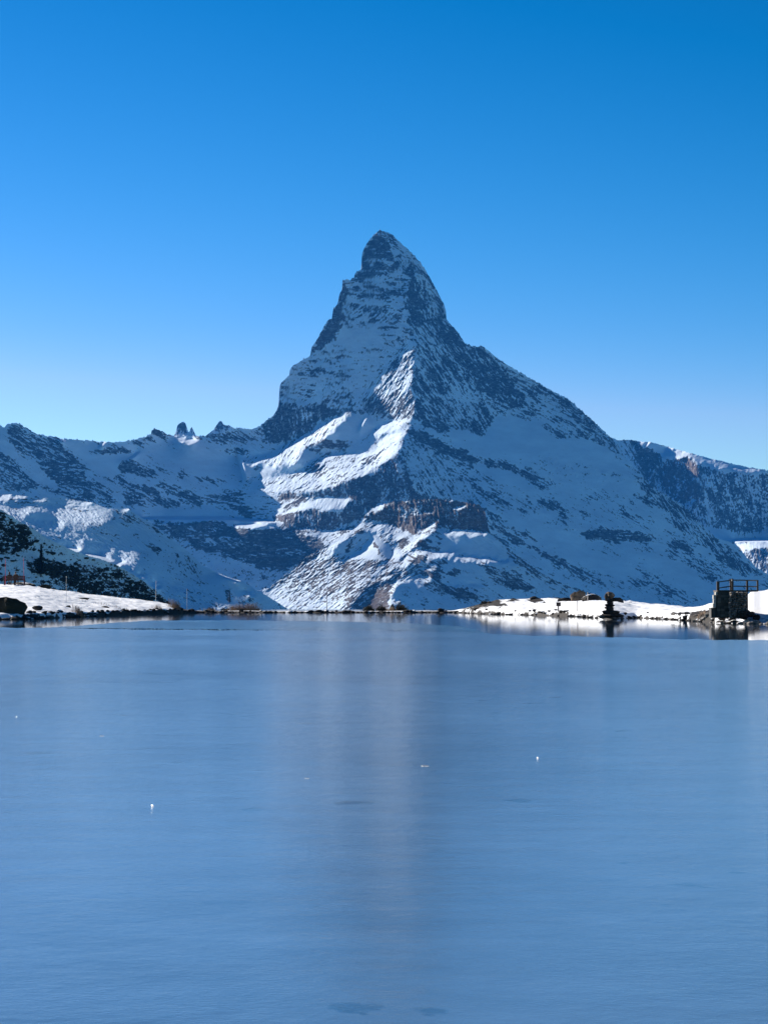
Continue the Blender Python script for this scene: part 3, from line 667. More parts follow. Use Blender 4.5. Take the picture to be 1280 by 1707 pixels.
# nearer moraine slope on the left
G4 = [
 R('-140,800 520,800 520,1040 -140,1040', cov=.93, gx=.45, gy=1.05, rough=.22, dr='dr3', w=6),
 R('-140,820 60,828 160,838 130,860 60,850 -140,850', cov=.85, gx=-.1, gy=1.3, rough=.55, dr='hor', soft=3),
  
 
 R('-60,848 20,846 60,842 100,840 150,852 185,866 178,874 140,878 110,872 100,880 132,906 100,900 60,884 20,868 -60,872', cov=.98, gx=-1.0, gy=2.5, rough=1.0, soft=4, dr='dr3', w=14),
 R('100,878 150,886 220,920 240,950 180,926 130,908', cov=.98, gx=-.5, gy=1.9, rough=.9, soft=4, dr='dr3', w=8),
 R('272,984 300,974 330,984 360,998 400,1014 400,1022 330,1022 296,1004', cov=.96, gx=-.8, gy=2.1, rough=1.0, soft=4, dr='dr3', w=7),
 R('42,862 60,852 85,858 98,868 95,874 70,868', cov=1, gx=.9, gy=.9, rough=.05, soft=1.5),
 
 lit('95,842 130,838 120,846', gx=-.8, gy=2.0), lit('130,838 158,836 150,842', gx=-.8, gy=2), lit('205,847 218,848 214,851', warp=.2, gx=-2, gy=8, w=30),
 lit('95,909 112,912 134,917 134,921 112,917', warp=.1, rough=.05, gx=-3, gy=14, w=40), lit('139,921 165,925 188,936 184,938 160,930', warp=.1, rough=.1, gx=-3, gy=14, w=40),
 lit('190,932 212,941 206,943 218,950 226,954 214,953 200,943', gx=-3, rough=.1, soft=1.5, gy=14, w=40), lit('226,955 236,956 244,968 236,964', gx=-3, rough=.1, gy=14, w=40),
 lit('252,969 262,972 268,982 260,978', gx=-3, gy=14, w=40), 
 lit('356,953 380,961 400,969 396,971 376,964', warp=.2, gx=-3, soft=1.2, gy=14, w=40), lit('403,982 415,988 423,996 415,992', warp=.2, gx=-3, gy=14, w=40),
 lit('0,826 18,825 14,832 0,838', cov=1, gx=-1.5, gy=4.2, rough=1.0, soft=1.4, dr='dr3', w=12, warp=1.5),
 lit('22,826 45,828 40,832 24,831', cov=1, gx=-1.5, gy=4.2, rough=1.0, soft=1.4, dr='dr3', w=12, warp=1.5),
 lit('52,832 75,833 70,838', cov=1, gx=-1.5, gy=4.2, rough=1.0, soft=1.4, dr='dr3', w=12, warp=1.5),
 R('178,854 215,856 240,868 262,882 270,895 250,885 225,872 190,862', cov=.5, rough=.45, gy=.7), R('140,872 165,876 190,890 205,900 190,900 160,885', cov=.6, rough=.4, dr='dr3'),
 R('245,908 262,910 272,916 268,926 255,918', cov=.35, rough=.4), R('290,928 315,932 328,942 326,950 305,944', cov=.28, rough=.45, dr='dr3'), R('320,962 345,968 350,974 330,972', cov=.5), R('285,920 325,925 335,950 345,975 300,950', cov=.7, k=.6, dr='dr'),
 R('376,984 382,982 384,1004 378,1002', cov=.2, rough=.4),
]
SKY4 = P('-140,838 -40,828 0,825 20,824 60,830 100,830 120,833 155,838 180,848 215,848 235,862 255,875 275,890 300,908 320,925 340,945 380,962 400,968 415,975 430,985 450,996 480,1015 500,1024')
relief('moraine_slope', -60, 492, 800, 1032, SKY4, G4, dict(gx=.5, gy=1, cov=.9, rough=.3, warm=0, dr='dr3'),
       lambda X, Y: 5000.0 + 0 * X, 1e-7, MAT_MTN, 230, 500, edge=.3, back=(25, 15))

# near hillside on the far left, shrubs and rocks in shade
G6 = [
 R('-140,780 320,780 320,1040 -140,1040', cov=.8, gx=.75, gy=.75, rough=.25, dr='iso'),
 R('-140,840 0,846 40,880 60,905 30,925 0,925 -140,930', cov=.55, rough=.5),
 R('45,935 60,930 100,938 130,948 165,965 160,985 130,985 105,965 75,955 50,952', cov=.3, rough=.5),
 R('60,975 100,965 160,975 200,1000 120,1000', cov=.55, rough=.5),
 R('120,945 190,945 240,972 290,1012 290,1030 180,1030 130,980', cov=.45, rough=.5), R('200,975 250,980 292,1012 240,1012 190,995', cov=.25),
]
SKY6 = P('-140,785 -40,830 0,848 20,861 45,875 65,887 78,897 100,907 130,921 165,931 190,940 205,947 220,956 235,966 255,980 270,993 285,1006 295,1016 310,1026')
MAT_HILL = mountain_material('hillside_scrub_and_snow', rock=(0.03, 0.03, 0.028), warm=(0.03, 0.03, 0.03), scale=0.15)
hill_o, D_hill, org_h = relief('hillside', -60, 305, 780, 1034, SKY6, G6, dict(gx=.6, gy=.8, cov=.8, rough=.3, warm=0, dr='iso'),
       lambda X, Y: 1200.0 + 0 * X, 1e-7, MAT_HILL, 240, 600, edge=.5, back=(12, 4), warp=5)

# ------------------------------------------------------------------ air
hz_m = bpy.data.materials.new('thin_mountain_air'); hz_m.use_nodes = True
nt = hz_m.node_tree
for n in list(nt.nodes): nt.nodes.remove(n)
ho = nt.nodes.new('ShaderNodeOutputMaterial'); hv = nt.nodes.new('ShaderNodeVolumePrincipled')
hv.inputs['Color'].default_value = (0.03, 0.31, 1.0, 1)
hv.inputs['Density'].default_value = HAZE
hv.inputs['Anisotropy'].default_value = 0.0
nt.links.new(hv.outputs['Volume'], ho.inputs['Volume'])
bm = bmesh.new(); bmesh.ops.create_cube(bm, size=1.0)
hz = bm_obj('haze', bm, hz_m)
hz.scale = (9000, 19000, 3500); hz.location = (0, 8900, 2250 - 1750)
tag(hz, kind='stuff')


# ================================================================== the lake and its shores
def lerp_px(tab, px):
    return np.interp(px, [p[0] for p in tab], [p[1] for p in tab])

SHORE_Y = P('-400,1036 -100,1034 0,1033 60,1032 100,1030 150,1028 200,1026 240,1024.5 290,1023 340,1021.5 760,1021.5 800,1023.5 850,1025 900,1026 960,1028 '
            '1000,1031 1020,1032.5 1040,1031 1060,1030 1120,1033 1160,1036 1200,1039 1240,1040 1280,1040.5 1380,1042 1700,1046')
CREST_Y = P('-400,960 -100,968 0,974.5 25,975 60,978 100,984 160,991.5 220,998 260,1002.5 284,1007 295,1012 310,1016.5 330,1018 600,1018.6 755,1018 '
            '775,1014 800,1007 825,1001 850,998 870,997.5 900,998 950,999 985,1001 1000,1001.5 1060,1003 1100,1007.5 1130,1011.5 1150,1012.5 1180,1008.5 '
            '1190,1007 1232,1008 1240,998 1250,985 1262,981 1280,978 1380,971 1700,960')
CREST_L = P('-400,130 -100,110 0,84 60,76 100,68 160,56 220,38 260,24 284,12 310,4 330,3 755,3 775,8 800,16 850,26 950,34 1100,34 1160,32 1190,30 1232,28 1245,6 1262,5 1400,5 1700,8')

_g = np.arange(-400, 1701.0)
def _smooth(tab, s):
    v = np.interp(_g, [p[0] for p in tab], [p[1] for p in tab]); m = blur(np.tile(v, (3, 1)), s)[1]
    keep = (_g > 1225) & (_g < 1262)
    return list(zip(_g, np.where(keep, v, m)))
SHORE_Y = _smooth(SHORE_Y, 7); CREST_Y = _smooth(CREST_Y, 6); CREST_L = _smooth(CREST_L, 9)
def shoreD(px):
    return CAMZ * F / (lerp_px(SHORE_Y, px) - 1000.0)

GN = gauss_field(1024, 1024, 2.6, lo=40, hi=1.2, seed=901)
GN2 = gauss_field(1024, 1024, 1.6, lo=10, hi=1.0, seed=902)
def gn(a, x, y, cell):
    return bilin(a, np.mod(x / cell + 400, 1020), np.mod(y / cell + 400, 1020))

def ground_z(px, D):
    px = np.asarray(px, float); D = np.asarray(D, float)
    Ds = shoreD(px); L = lerp_px(CREST_L, px); yc = lerp_px(CREST_Y, px)
    x = (px - 640) / F * D
    Ds = Ds + gn(GN, x, 0 * x + 5, 0.35) * 0.5
    s = D - Ds
    Dc = Ds + L
    zc = CAMZ + ray(px, yc)[1] * Dc
    t = np.clip(s / L, 0, 1)
    lip = np.minimum(0.34, zc * 0.6)
    body = lip * sstep(0.0, 1.0, s / 1.0) + (zc - lip) * (t * (1.55 - 0.55 * t))
    bump = gn(GN, x, D * 0.7, 0.45) * 0.05 * sstep(0.5, 3, s) * np.clip(zc, 0.1, 1) + gn(GN2, x, D, 0.25) * 0.012 * sstep(0.5, 2, s)
    bump = bump - 0.07 * sstep(1.5, 2.1, gn(GN2, x + 7, D * 0.45, 0.22)) * sstep(1.5, 3, s) * np.clip(zc, 0, 1) + 0.045 * gn(GN, x + 31, D * 0.5, 0.16) * sstep(1.5, 5, s) * np.clip(zc - .3, 0, .6)
    beyond = np.clip(s - L, 0, None)
    z = np.where(s < 0, np.maximum(-1.2, s * 0.25), body + bump)
    z = z - (0.03 * beyond ** 1.35)
    return np.maximum(z, -260)

def ground_material():
    m, nt, b = new_mat('shore_snow_and_heath')
    N = nt.nodes; L = nt.links
    at_s = N.new('ShaderNodeAttribute'); at_s.attribute_name = 'snow'
    tc = N.new('ShaderNodeTexCoord')
    nz = N.new('ShaderNodeTexNoise'); nz.inputs['Scale'].default_value = 4.0; nz.inputs['Detail'].default_value = 7; nz.inputs['Roughness'].default_value = 0.7
    L.new(tc.outputs['Object'], nz.inputs['Vector'])
    sb = N.new('ShaderNodeMath'); sb.operation = 'MULTIPLY_ADD'; sb.inputs[1].default_value = 0.8; sb.inputs[2].default_value = -0.4
    ad = N.new('ShaderNodeMath'); ad.operation = 'ADD'
    L.new(nz.outputs['Fac'], sb.inputs[0]); L.new(at_s.outputs['Fac'], ad.inputs[0]); L.new(sb.outputs[0], ad.inputs[1])
    mr = N.new('ShaderNodeMapRange'); mr.inputs['From Min'].default_value = 0.42; mr.inputs['From Max'].default_value = 0.56
    L.new(ad.outputs[0], mr.inputs['Value'])
    soil = N.new('ShaderNodeValToRGB')
    e = soil.color_ramp.elements
    e[0].position = 0.35; e[0].color = (0.005, 0.004, 0.003, 1)
    e[1].position = 0.7; e[1].color = (0.03, 0.02, 0.012, 1)
    L.new(nz.outputs['Fac'], soil.inputs['Fac'])
    mix = N.new('ShaderNodeMixRGB'); mix.inputs[2].default_value = (0.86, 0.88, 0.9, 1)
    L.new(mr.outputs[0], mix.inputs[0]); L.new(soil.outputs['Color'], mix.inputs[1])
    L.new(mix.outputs['Color'], b.inputs['Base Color'])
    b.inputs['Roughness'].default_value = 0.8; b.inputs['Specular IOR Level'].default_value = 0.2
    bp = N.new('ShaderNodeBump'); bp.inputs['Strength'].default_value = 0.4; bp.inputs['Distance'].default_value = 0.05
    L.new(nz.outputs['Fac'], bp.inputs['Height']); L.new(bp.outputs['Normal'], b.inputs['Normal'])
    return m

pxs = np.concatenate([np.linspace(-2600, -110, 60), np.arange(-100, 1381, 2.0), np.linspace(1390, 3900, 60)])
Ds_ = np.concatenate([np.linspace(1, 140, 12), np.arange(142, 345, 0.55), np.geomspace(350, 16000, 45)])
PX, DD = np.meshgrid(pxs, Ds_)
ZZ = ground_z(PX, DD)
a_, _b = ray(PX, 1000.0 + 0 * PX)
XX = a_ * DD
vis_y = 1000 - (ZZ - CAMZ) / DD * F
cov = np.ones_like(ZZ)
HEATH = [P('765,1022 775,1013 790,1005 805,999 830,996 836,1002 828,1008 800,1013 785,1017'), P('838,1002 860,998 870,1002 850,1004'), P('878,1000 900,996 908,1003 890,1006'),
         P('820,1009 842,1005 848,1010 830,1012'), P('1150,1022 1186,1015 1188,1034 1150,1034'), P('296,1009 330,1014 330,1022 290,1022')]
wob = gn(GN, XX, DD * 2, 0.3) * 2.0
for poly in HEATH:
    cov = np.where(inside(poly, PX + wob, vis_y + wob * .5), 0.0, cov)
s_ = DD - shoreD(PX)
near = sstep(0.75, 1.35, s_ + gn(GN, XX, DD, 0.35) * 0.35)
mid = (PX > 325) & (PX < 765)
near = np.where(mid, sstep(1.5, 2.4, s_), near)
spots = gn(GN2, XX, DD * 0.35, 0.16)
dens = sstep(0, 1, 1 - np.abs(PX - 870) / 60) * 1.0
thr = 2.75 - dens * 0.7
sn = np.minimum(cov * 1.2, near * 1.2) - np.where(spots > thr, 1.0, 0.0) * (vis_y < 1040)
sn = np.where(s_ > 170, -0.5, sn)
idx = np.arange(XX.size).reshape(XX.shape)
fc = np.stack([idx[:-1, :-1], idx[:-1, 1:], idx[1:, 1:], idx[1:, :-1]], -1).reshape(-1, 4)
ground = mesh_obj('ground', np.stack([XX, DD, ZZ], -1).reshape(-1, 3), fc, ground_material(), smooth=True)
add_attr(ground, 'snow', sn)
tag(ground, kind='structure')
m_vf, nt, b = new_mat('valley_forest'); b.inputs['Base Color'].default_value = (0.05, 0.065, 0.06, 1); b.inputs['Roughness'].default_value = 0.9
vf = mesh_obj('valley_floor', [(-4400, -400, -300), (4400, -400, -300), (4400, 18000, -300), (-4400, 18000, -300)], [(0, 1, 2, 3)], m_vf)
tag(vf, kind='structure')

# ---- water
m_w, nt, b = new_mat('clear_lake_water')
b.inputs['Base Color'].default_value = (0.006, 0.016, 0.03, 1); b.inputs['Roughness'].default_value = 0.045; b.inputs['IOR'].default_value = 1.33
N = nt.nodes; L = nt.links
tc = N.new('ShaderNodeTexCoord'); mp = N.new('ShaderNodeMapping'); mp.inputs['Scale'].default_value = (1.2, 0.6, 1)
nz = N.new('ShaderNodeTexNoise'); nz.inputs['Scale'].default_value = 1.0; nz.inputs['Detail'].default_value = 3
bp = N.new('ShaderNodeBump'); bp.inputs['Strength'].default_value = 0.25; bp.inputs['Distance'].default_value = 0.004
L.new(tc.outputs['Object'], mp.inputs[0]); L.new(mp.outputs[0], nz.inputs[0]); L.new(nz.outputs['Fac'], bp.inputs['Height']); L.new(bp.outputs[0], b.inputs['Normal'])
wv = [(-260, -160, 0), (260, -160, 0), (260, 330, 0), (-260, 330, 0)]
water = mesh_obj('lake_water', wv, [(0, 1, 2, 3)], m_w)
tag(water, kind='structure')

# ---- ice sheets
def ice_material(name, rough, base):
    m, nt, b = new_mat(name)
    N = nt.nodes; L = nt.links
    tc = N.new('ShaderNodeTexCoord')
    def noise(scale, detail, rg=0.55, sc=(1, 1, 1)):
        mp = N.new('ShaderNodeMapping'); mp.inputs['Scale'].default_value = sc
        n = N.new('ShaderNodeTexNoise'); n.inputs['Scale'].default_value = scale; n.inputs['Detail'].default_value = detail; n.inputs['Roughness'].default_value = rg
        L.new(tc.outputs['Object'], mp.inputs[0]); L.new(mp.outputs[0], n.inputs['Vector'])
        return n
    def rng_(src, a, b_, c, d):
        r = N.new('ShaderNodeMapRange'); r.inputs['From Min'].default_value = a; r.inputs['From Max'].default_value = b_
        r.inputs['To Min'].default_value = c; r.inputs['To Max'].default_value = d
        L.new(src, r.inputs['Value']); return r.outputs[0]
    broad = noise(0.12, 4, 0.6, (1, 0.45, 1))
    fine = noise(9.0, 5, 0.7)
    patch = noise(3.4, 4, 0.55, (0.8, 0.6, 1))
    gate = noise(0.25, 2, 0.5)
    # frost tint
    c1 = N.new('ShaderNodeMixRGB'); c1.inputs[1].default_value = (*[v * 0.8 for v in base], 1); c1.inputs[2].default_value = (*[min(1, v * 1.25) for v in base], 1)
    L.new(rng_(broad.outputs['Fac'], 0.35, 0.65, 0, 1), c1.inputs[0])
    # clear, darker windows in the frosted ice
    dk = N.new('ShaderNodeMath'); dk.operation = 'MULTIPLY'
    L.new(rng_(patch.outputs['Fac'], 0.635, 0.68, 0, 1), dk.inputs[0]); L.new(rng_(gate.outputs['Fac'], 0.5, 0.58, 0, 1), dk.inputs[1])
    c2 = N.new('ShaderNodeMixRGB'); c2.inputs[2].default_value = (0.04, 0.08, 0.13, 1)
    L.new(dk.outputs[0], c2.inputs[0]); L.new(c1.outputs[0], c2.inputs[1])
    # white frost grains
    vo = N.new('ShaderNodeTexVoronoi'); vo.inputs['Scale'].default_value = 5.0; vo.feature = 'F1'
    L.new(tc.outputs['Object'], vo.inputs['Vector'])
    c3 = N.new('ShaderNodeMixRGB'); c3.inputs[2].default_value = (0.6, 0.65, 0.7, 1)
    L.new(rng_(vo.outputs['Distance'], 0.02, 0.01, 0, 0.4), c3.inputs[0]); L.new(c2.outputs[0], c3.inputs[1])
    md = noise(1.7, 7, 0.75, (0.5, 1.0, 1))
    c4 = N.new('ShaderNodeMixRGB'); c4.blend_type = 'MULTIPLY'; c4.inputs[0].default_value = 1.0
    L.new(c3.outputs[0], c4.inputs[1]); L.new(rng_(md.outputs['Fac'], 0.3, 0.7, 0.82, 1.18), c4.inputs[2])
    L.new(c4.outputs[0], b.inputs['Base Color'])
    r1 = N.new('ShaderNodeMath'); r1.operation = 'MULTIPLY_ADD'; r1.inputs[1].default_value = -0.07
    L.new(dk.outputs[0], r1.inputs[0]); L.new(rng_(broad.outputs['Fac'], 0.3, 0.7, rough * 0.88, rough * 1.12), r1.inputs[2])
    med = noise(1.1, 7, 0.72, (0.55, 1.0, 1))
    rm = N.new('ShaderNodeMath'); rm.operation = 'MULTIPLY'
    L.new(r1.outputs[0], rm.inputs[0]); L.new(rng_(med.outputs['Fac'], 0.3, 0.7, 0.86, 1.14), rm.inputs[1])
    L.new(rm.outputs[0], b.inputs['Roughness'])
    b.inputs['IOR'].default_value = 1.31
    ad = N.new('ShaderNodeMath'); ad.operation = 'MULTIPLY_ADD'; ad.inputs[1].default_value = 0.5
    L.new(fine.outputs['Fac'], ad.inputs[0]); L.new(patch.outputs['Fac'], ad.inputs[2])
    bp = N.new('ShaderNodeBump'); bp.inputs['Strength'].default_value = 0.8; bp.inputs['Distance'].default_value = 0.006
    L.new(ad.outputs[0], bp.inputs['Height']); L.new(bp.outputs[0], b.inputs['Normal'])
    return m

def ice_sheet(name, far, near_, mat, z=0.03):
    """a slab between two edges given on the photograph at lake level"""
    x0 = max(far[0][0], near_[0][0]); x1 = min(far[-1][0], near_[-1][0])
    pxs = np.linspace(x0, x1, 420)
    r = np.random.default_rng(len(name))
    def Dof(tab, amp):
        y = np.interp(pxs, [p[0] for p in tab], [p[1] for p in tab])
        d = CAMZ * F / (y - 1000)
        j = gauss_field(8, 512, 2.0, lo=30, hi=1, seed=int(amp * 100) + len(name))[2][:420]
        return d + j * amp
    df = Dof(far, 0.9); dn = Dof(near_, 0.6) if near_[0][1] < 1400 else np.full(420, 2.0)
    dn = np.minimum(dn, df - 0.02)
    rows = 12
    t = np.linspace(0, 1, rows)[:, None]
    D = dn[None] + (df - dn)[None] * t
    X = (pxs[None] - 640) / F * D * 1.0
    V = np.stack([X, D, np.full_like(D, z)], -1).reshape(-1, 3)
    idx = np.arange(D.size).reshape(D.shape)
    fc = np.stack([idx[:-1, :-1], idx[:-1, 1:], idx[1:, 1:], idx[1:, :-1]], -1).reshape(-1, 4)
    top = V; bot = V - np.array([0, 0, 0.05])
    n = len(V)
    side = []
    rim = list(idx[0, :]) + list(idx[1:, -1]) + list(idx[-1, -2::-1]) + list(idx[-2:0:-1, 0])
    for i in range(len(rim)):
        a, b_ = rim[i], rim[(i + 1) % len(rim)]
        side.append((b_, a, a + n, b_ + n))
    o = mesh_obj(name, np.concatenate([top, bot]), np.concatenate([fc, np.array(side)]), mat)
    tag(o, kind='structure')
    return o

m_ice = ice_material('frosted_lake_ice', 0.15, (0.095, 0.17, 0.27))
m_film = ice_material('young_lake_ice', 0.13, (0.06, 0.13, 0.2))
# the main sheet reaches behind the camera: wide fan in front, plain slab further back
E1 = P('-1400,1047 -150,1047 0,1047 130,1048.5 300,1051 430,1052 560,1052 700,1053 760,1054 820,1058 900,1061 1000,1063.5 1130,1067 1280,1070 1500,1074 2700,1090')
E1n = P('60,1048.2 130,1047.6 300,1049.2 430,1050.8 520,1051.6 700,1052.8 815,1057.4')
E2 = P('60,1047.6 130,1044 200,1038 250,1035 400,1034.6 520,1036 600,1037.5 700,1040.5 760,1044.5 790,1050 815,1057')
ice_sheet('lake_ice', E1, P('-1400,1999 2700,1999'), m_ice)
ice_sheet('ice_film', E2, E1n, m_film, z=0.026)

# ------------------------------------------------------------------ stones
def rock_mesh(name, seed, sub=2, sq=0.6, ang=0.35):
    r = random.Random(seed)
    bm = bmesh.new()
    bmesh.ops.create_icosphere(bm, subdivisions=sub, radius=0.5)
    cuts = [Vector((r.uniform(-1, 1), r.uniform(-1, 1), r.uniform(-.6, 1))).normalized() for _ in range(9)]
    off = [r.uniform(.30, .44) for _ in cuts]
    ox = Vector((seed * 3.1, seed * 1.7, 0))
    import mathutils.noise as mn
    for v in bm.verts:
        for c, d in zip(cuts, off):
            e = v.co.dot(c) - d
            if e > 0: v.co -= c * e * 0.9
        n = mn.fractal((v.co * 2.2) + ox, 1.0, 2.0, 3)
        v.co += v.co.normalized() * n * 0.12
        v.co.z *= sq / 0.6 * 0.9
    me = bpy.data.meshes.new(name); bm.to_mesh(me); bm.free()
    return me

def stone_material(name, c0, c1, snow=0.0, scale=3.0):
    m, nt, b = new_mat(name)
    N = nt.nodes; L = nt.links
    tc = N.new('ShaderNodeTexCoord'); nz = N.new('ShaderNodeTexNoise'); nz.inputs['Scale'].default_value = scale; nz.inputs['Detail'].default_value = 6; nz.inputs['Roughness'].default_value = 0.7
    L.new(tc.outputs['Object'], nz.inputs['Vector'])
    rp = N.new('ShaderNodeValToRGB'); rp.color_ramp.elements[0].position = 0.35; rp.color_ramp.elements[0].color = (*c0, 1)
    rp.color_ramp.elements[1].position = 0.68; rp.color_ramp.elements[1].color = (*c1, 1)
    L.new(nz.outputs['Fac'], rp.inputs['Fac'])
    out = rp.outputs['Color']
    if snow > 0:
        g = N.new('ShaderNodeNewGeometry'); sp = N.new('ShaderNodeSeparateXYZ'); L.new(g.outputs['Normal'], sp.inputs[0])
        ad = N.new('ShaderNodeMath'); ad.operation = 'MULTIPLY_ADD'; ad.inputs[1].default_value = 0.5
        L.new(nz.outputs['Fac'], ad.inputs[0]); L.new(sp.outputs['Z'], ad.inputs[2])
        mr = N.new('ShaderNodeMapRange'); mr.inputs['From Min'].default_value = 1.25 - snow * .5; mr.inputs['From Max'].default_value = 1.32 - snow * .5
        L.new(ad.outputs[0], mr.inputs['Value'])
        mx = N.new('ShaderNodeMixRGB'); mx.inputs[2].default_value = (0.86, 0.88, 0.9, 1)
        L.new(mr.outputs[0], mx.inputs[0]); L.new(out, mx.inputs[1]); out = mx.outputs[0]
    L.new(out, b.inputs['Base Color']); b.inputs['Roughness'].default_value = 0.85; b.inputs['Specular IOR Level'].default_value = 0.2
    bp = N.new('ShaderNodeBump'); bp.inputs['Strength'].default_value = 0.6; bp.inputs['Distance'].default_value = 0.04
    L.new(nz.outputs['Fac'], bp.inputs['Height']); L.new(bp.outputs[0], b.inputs['Normal'])
    return m

M_DARK = stone_material('dark_wet_stone', (0.012, 0.011, 0.01), (0.05, 0.042, 0.036))
M_SNOWST = stone_material('dark_stone_snow_topped', (0.012, 0.011, 0.01), (0.05, 0.042, 0.036), snow=0.55)
M_BROWN = stone_material('brown_lichened_rock', (0.06, 0.045, 0.032), (0.24, 0.17, 0.12), scale=2.0)
M_GREY = stone_material('grey_rubble_stone', (0.09, 0.083, 0.073), (0.34, 0.3, 0.26), scale=2.5)
M_MOSS = stone_material('dark_mossy_boulder', (0.01, 0.01, 0.007), (0.05, 0.045, 0.028), snow=0.12, scale=1.5)

def pool(mat, n, seed, sub=2):
    out = []
    for i in range(n):
        me = rock_mesh('stone', seed + i, sub); me.materials.append(mat); out.append(me)
    return out
PD = pool(M_DARK, 6, 10); PS = pool(M_SNOWST, 5, 30); PB = pool(M_BROWN, 3, 50, 3); PG = pool(M_GREY, 6, 70); PM = pool(M_MOSS, 2, 90, 3)

def put_stone(name, me, loc, size, rz=0, tilt=0, label=None, cat='stone', group=None, parent=None):
    o = bpy.data.objects.new(name, me); C.objects.link(o)
    o.location = loc; o.scale = size; o.rotation_euler = (tilt, tilt * 0.5, rz)
    if parent: o.parent = parent
    else: tag(o, label, cat, group)
    return o

rs = random.Random(5)
def gz(px, D): return float(ground_z(np.array([float(px)]), np.array([float(D)]))[0])
def gp(px, D, dz=0.0):
    a, b = ray(px, 1000.0)
    return Vector((float(a) * D, D, gz(px, D) + dz))

SEGS = [
 (-40, 46, 4.6, (0.2, 0.5), PD, 'dark stone at the water under the big rounded boulder, far left', 'stones under the big boulder', 0.3),
 (46, 105, 4.6, (0.2, 0.5), PD, 'dark stone at the water between the big boulder and the first pale pole', 'stones left of the first pale pole', 0.3),
 (105, 150, 4.6, (0.2, 0.45), PD, 'dark stone at the water by the grass tuft below the first pale pole', 'stones by the first pale pole', 0.3),
 (150, 215, 4.6, (0.2, 0.42), PD, 'dark stone at the water in the middle of the left snow bank', 'stones in the middle of the left shore', 0.3),
 (215, 292, 4.6, (0.2, 0.42), PD, 'dark stone at the water below the second pale pole', 'stones below the second pale pole', 0.3),
 (292, 360, 6.0, (0.22, 0.5), PD, 'dark stone at the water just past the tip of the left bank', 'stones past the left bank', 0.2),
 (360, 440, 6.0, (0.22, 0.5), PD, 'dark stone at the water below the pale dry grass', 'stones below the dry grass', 0.2),
 (440, 545, 7.5, (0.22, 0.7), PD, 'dark stone of the low dam, between the dry grass and the rusty pole', 'dam stones left of the rusty pole', 0.15),
 (545, 640, 7.5, (0.22, 0.7), PD, 'dark stone of the low dam, between the rusty pole and the bushes', 'dam stones left of the bushes', 0.15),
 (640, 765, 7.5, (0.22, 0.7), PD, 'dark stone of the low dam, right of the bushes', 'dam stones right of the bushes', 0.15),
 (765, 850, 5.2, (0.2, 0.42), PD, 'dark stone at the water below the brown heath', 'stones below the heath', 0.3),
 (850, 926, 5.2, (0.2, 0.42), PD, 'dark stone at the water left of the small sign', 'stones left of the sign', 0.3),
 (926, 1000, 5.2, (0.2, 0.45), PD, 'dark stone at the water between the small sign and the cairn', 'stones between sign and cairn', 0.3),
 (1036, 1095, 5.4, (0.16, 0.36), PD, 'small dark stone at the water just right of the cairn', 'stones right of the cairn', 0.3),
 (1095, 1150, 5.4, (0.16, 0.36), PD, 'small dark stone at the water left of the platform rubble', 'stones left of the platform rubble', 0.3),
 (1150, 1200, 4.6, (0.18, 0.42), PG, 'brown grey stone at the water under the left corner of the platform', 'stones under the platform corner', 0.5),
 (1200, 1245, 4.6, (0.18, 0.42), PG, 'brown grey stone at the water under the rubble pillar', 'stones under the rubble pillar', 0.5),
 (1245, 1320, 4.6, (0.18, 0.42), PG, 'brown grey stone at the water right of the rubble pillar', 'stones right of the rubble pillar', 0.5),
]
for a0, a1, stp, (s0, s1), pl, lab, grp, scat in SEGS:
    x = a0
    while x < a1:
        D = float(shoreD(x)) + rs.uniform(-0.3, 0.6) + (rs.random() < scat and x < 1238) * rs.uniform(0.3, 1.6)
        sz = rs.uniform(s0, s1)
        me = rs.choice(pl if rs.random() < 0.75 else PS)
        z = max(gz(x, D), -0.02)
        p = gp(x, D); p.z = z + sz * 0.12
        snowy = me in PS
        put_stone('shore_stone', me, p, (sz * rs.uniform(1.0, 1.9), sz * rs.uniform(.9, 1.3), sz * rs.uniform(.7, 1.05)), rs.uniform(0, 6.28), rs.uniform(-.2, .2), lab.replace('stone', 'snow topped stone', 1) if snowy else lab, 'stone', ('snow topped ' + grp) if snowy else grp)
        x += stp * rs.uniform(0.6, 1.3)
for k in range(46):                    # second, looser row in front of the platform and the dam
    x = rs.uniform(1120, 1236); D = float(shoreD(x)) + rs.uniform(0.4, 3.2); sz = rs.uniform(.15, .42)
    p = gp(x, D); p.z += sz * .15
    put_stone('shore_stone', rs.choice(PG + PS), p, (sz * 1.4, sz * 1.1, sz * .8), rs.uniform(0, 6), rs.uniform(-.2, .2), 'stone lying loose behind the waterline row near the platform', 'stone', 'loose stones near the platform')

def boulder(px, y_base, D, w_px, h_px, me, label, name='boulder', cat='boulder', rz=0.3, dy=0.8, sink=0.7, group=None, on_ground=True):
    """a rock standing on the ground, w_px by h_px in the photograph"""
    m = D / F
    w, h = w_px * m, h_px * m
    bb = [v.co for v in me.vertices]
    hx = max(v.x for v in bb) - min(v.x for v in bb); hz = max(v.z for v in bb) - min(v.z for v in bb); lo = min(v.z for v in bb)
    sx, sz = w / hx, h * (1 + sink) / hz
    p = at(px, y_base, D)
    if on_ground: p.z = max(min(p.z, gz(px, D) + 0.25), gz(px, D) - 0.3)
    p.z += -lo * sz - h * sink
    return put_stone(name, me, p, (sx, sx * dy, sz), rz, 0, label, cat, group)

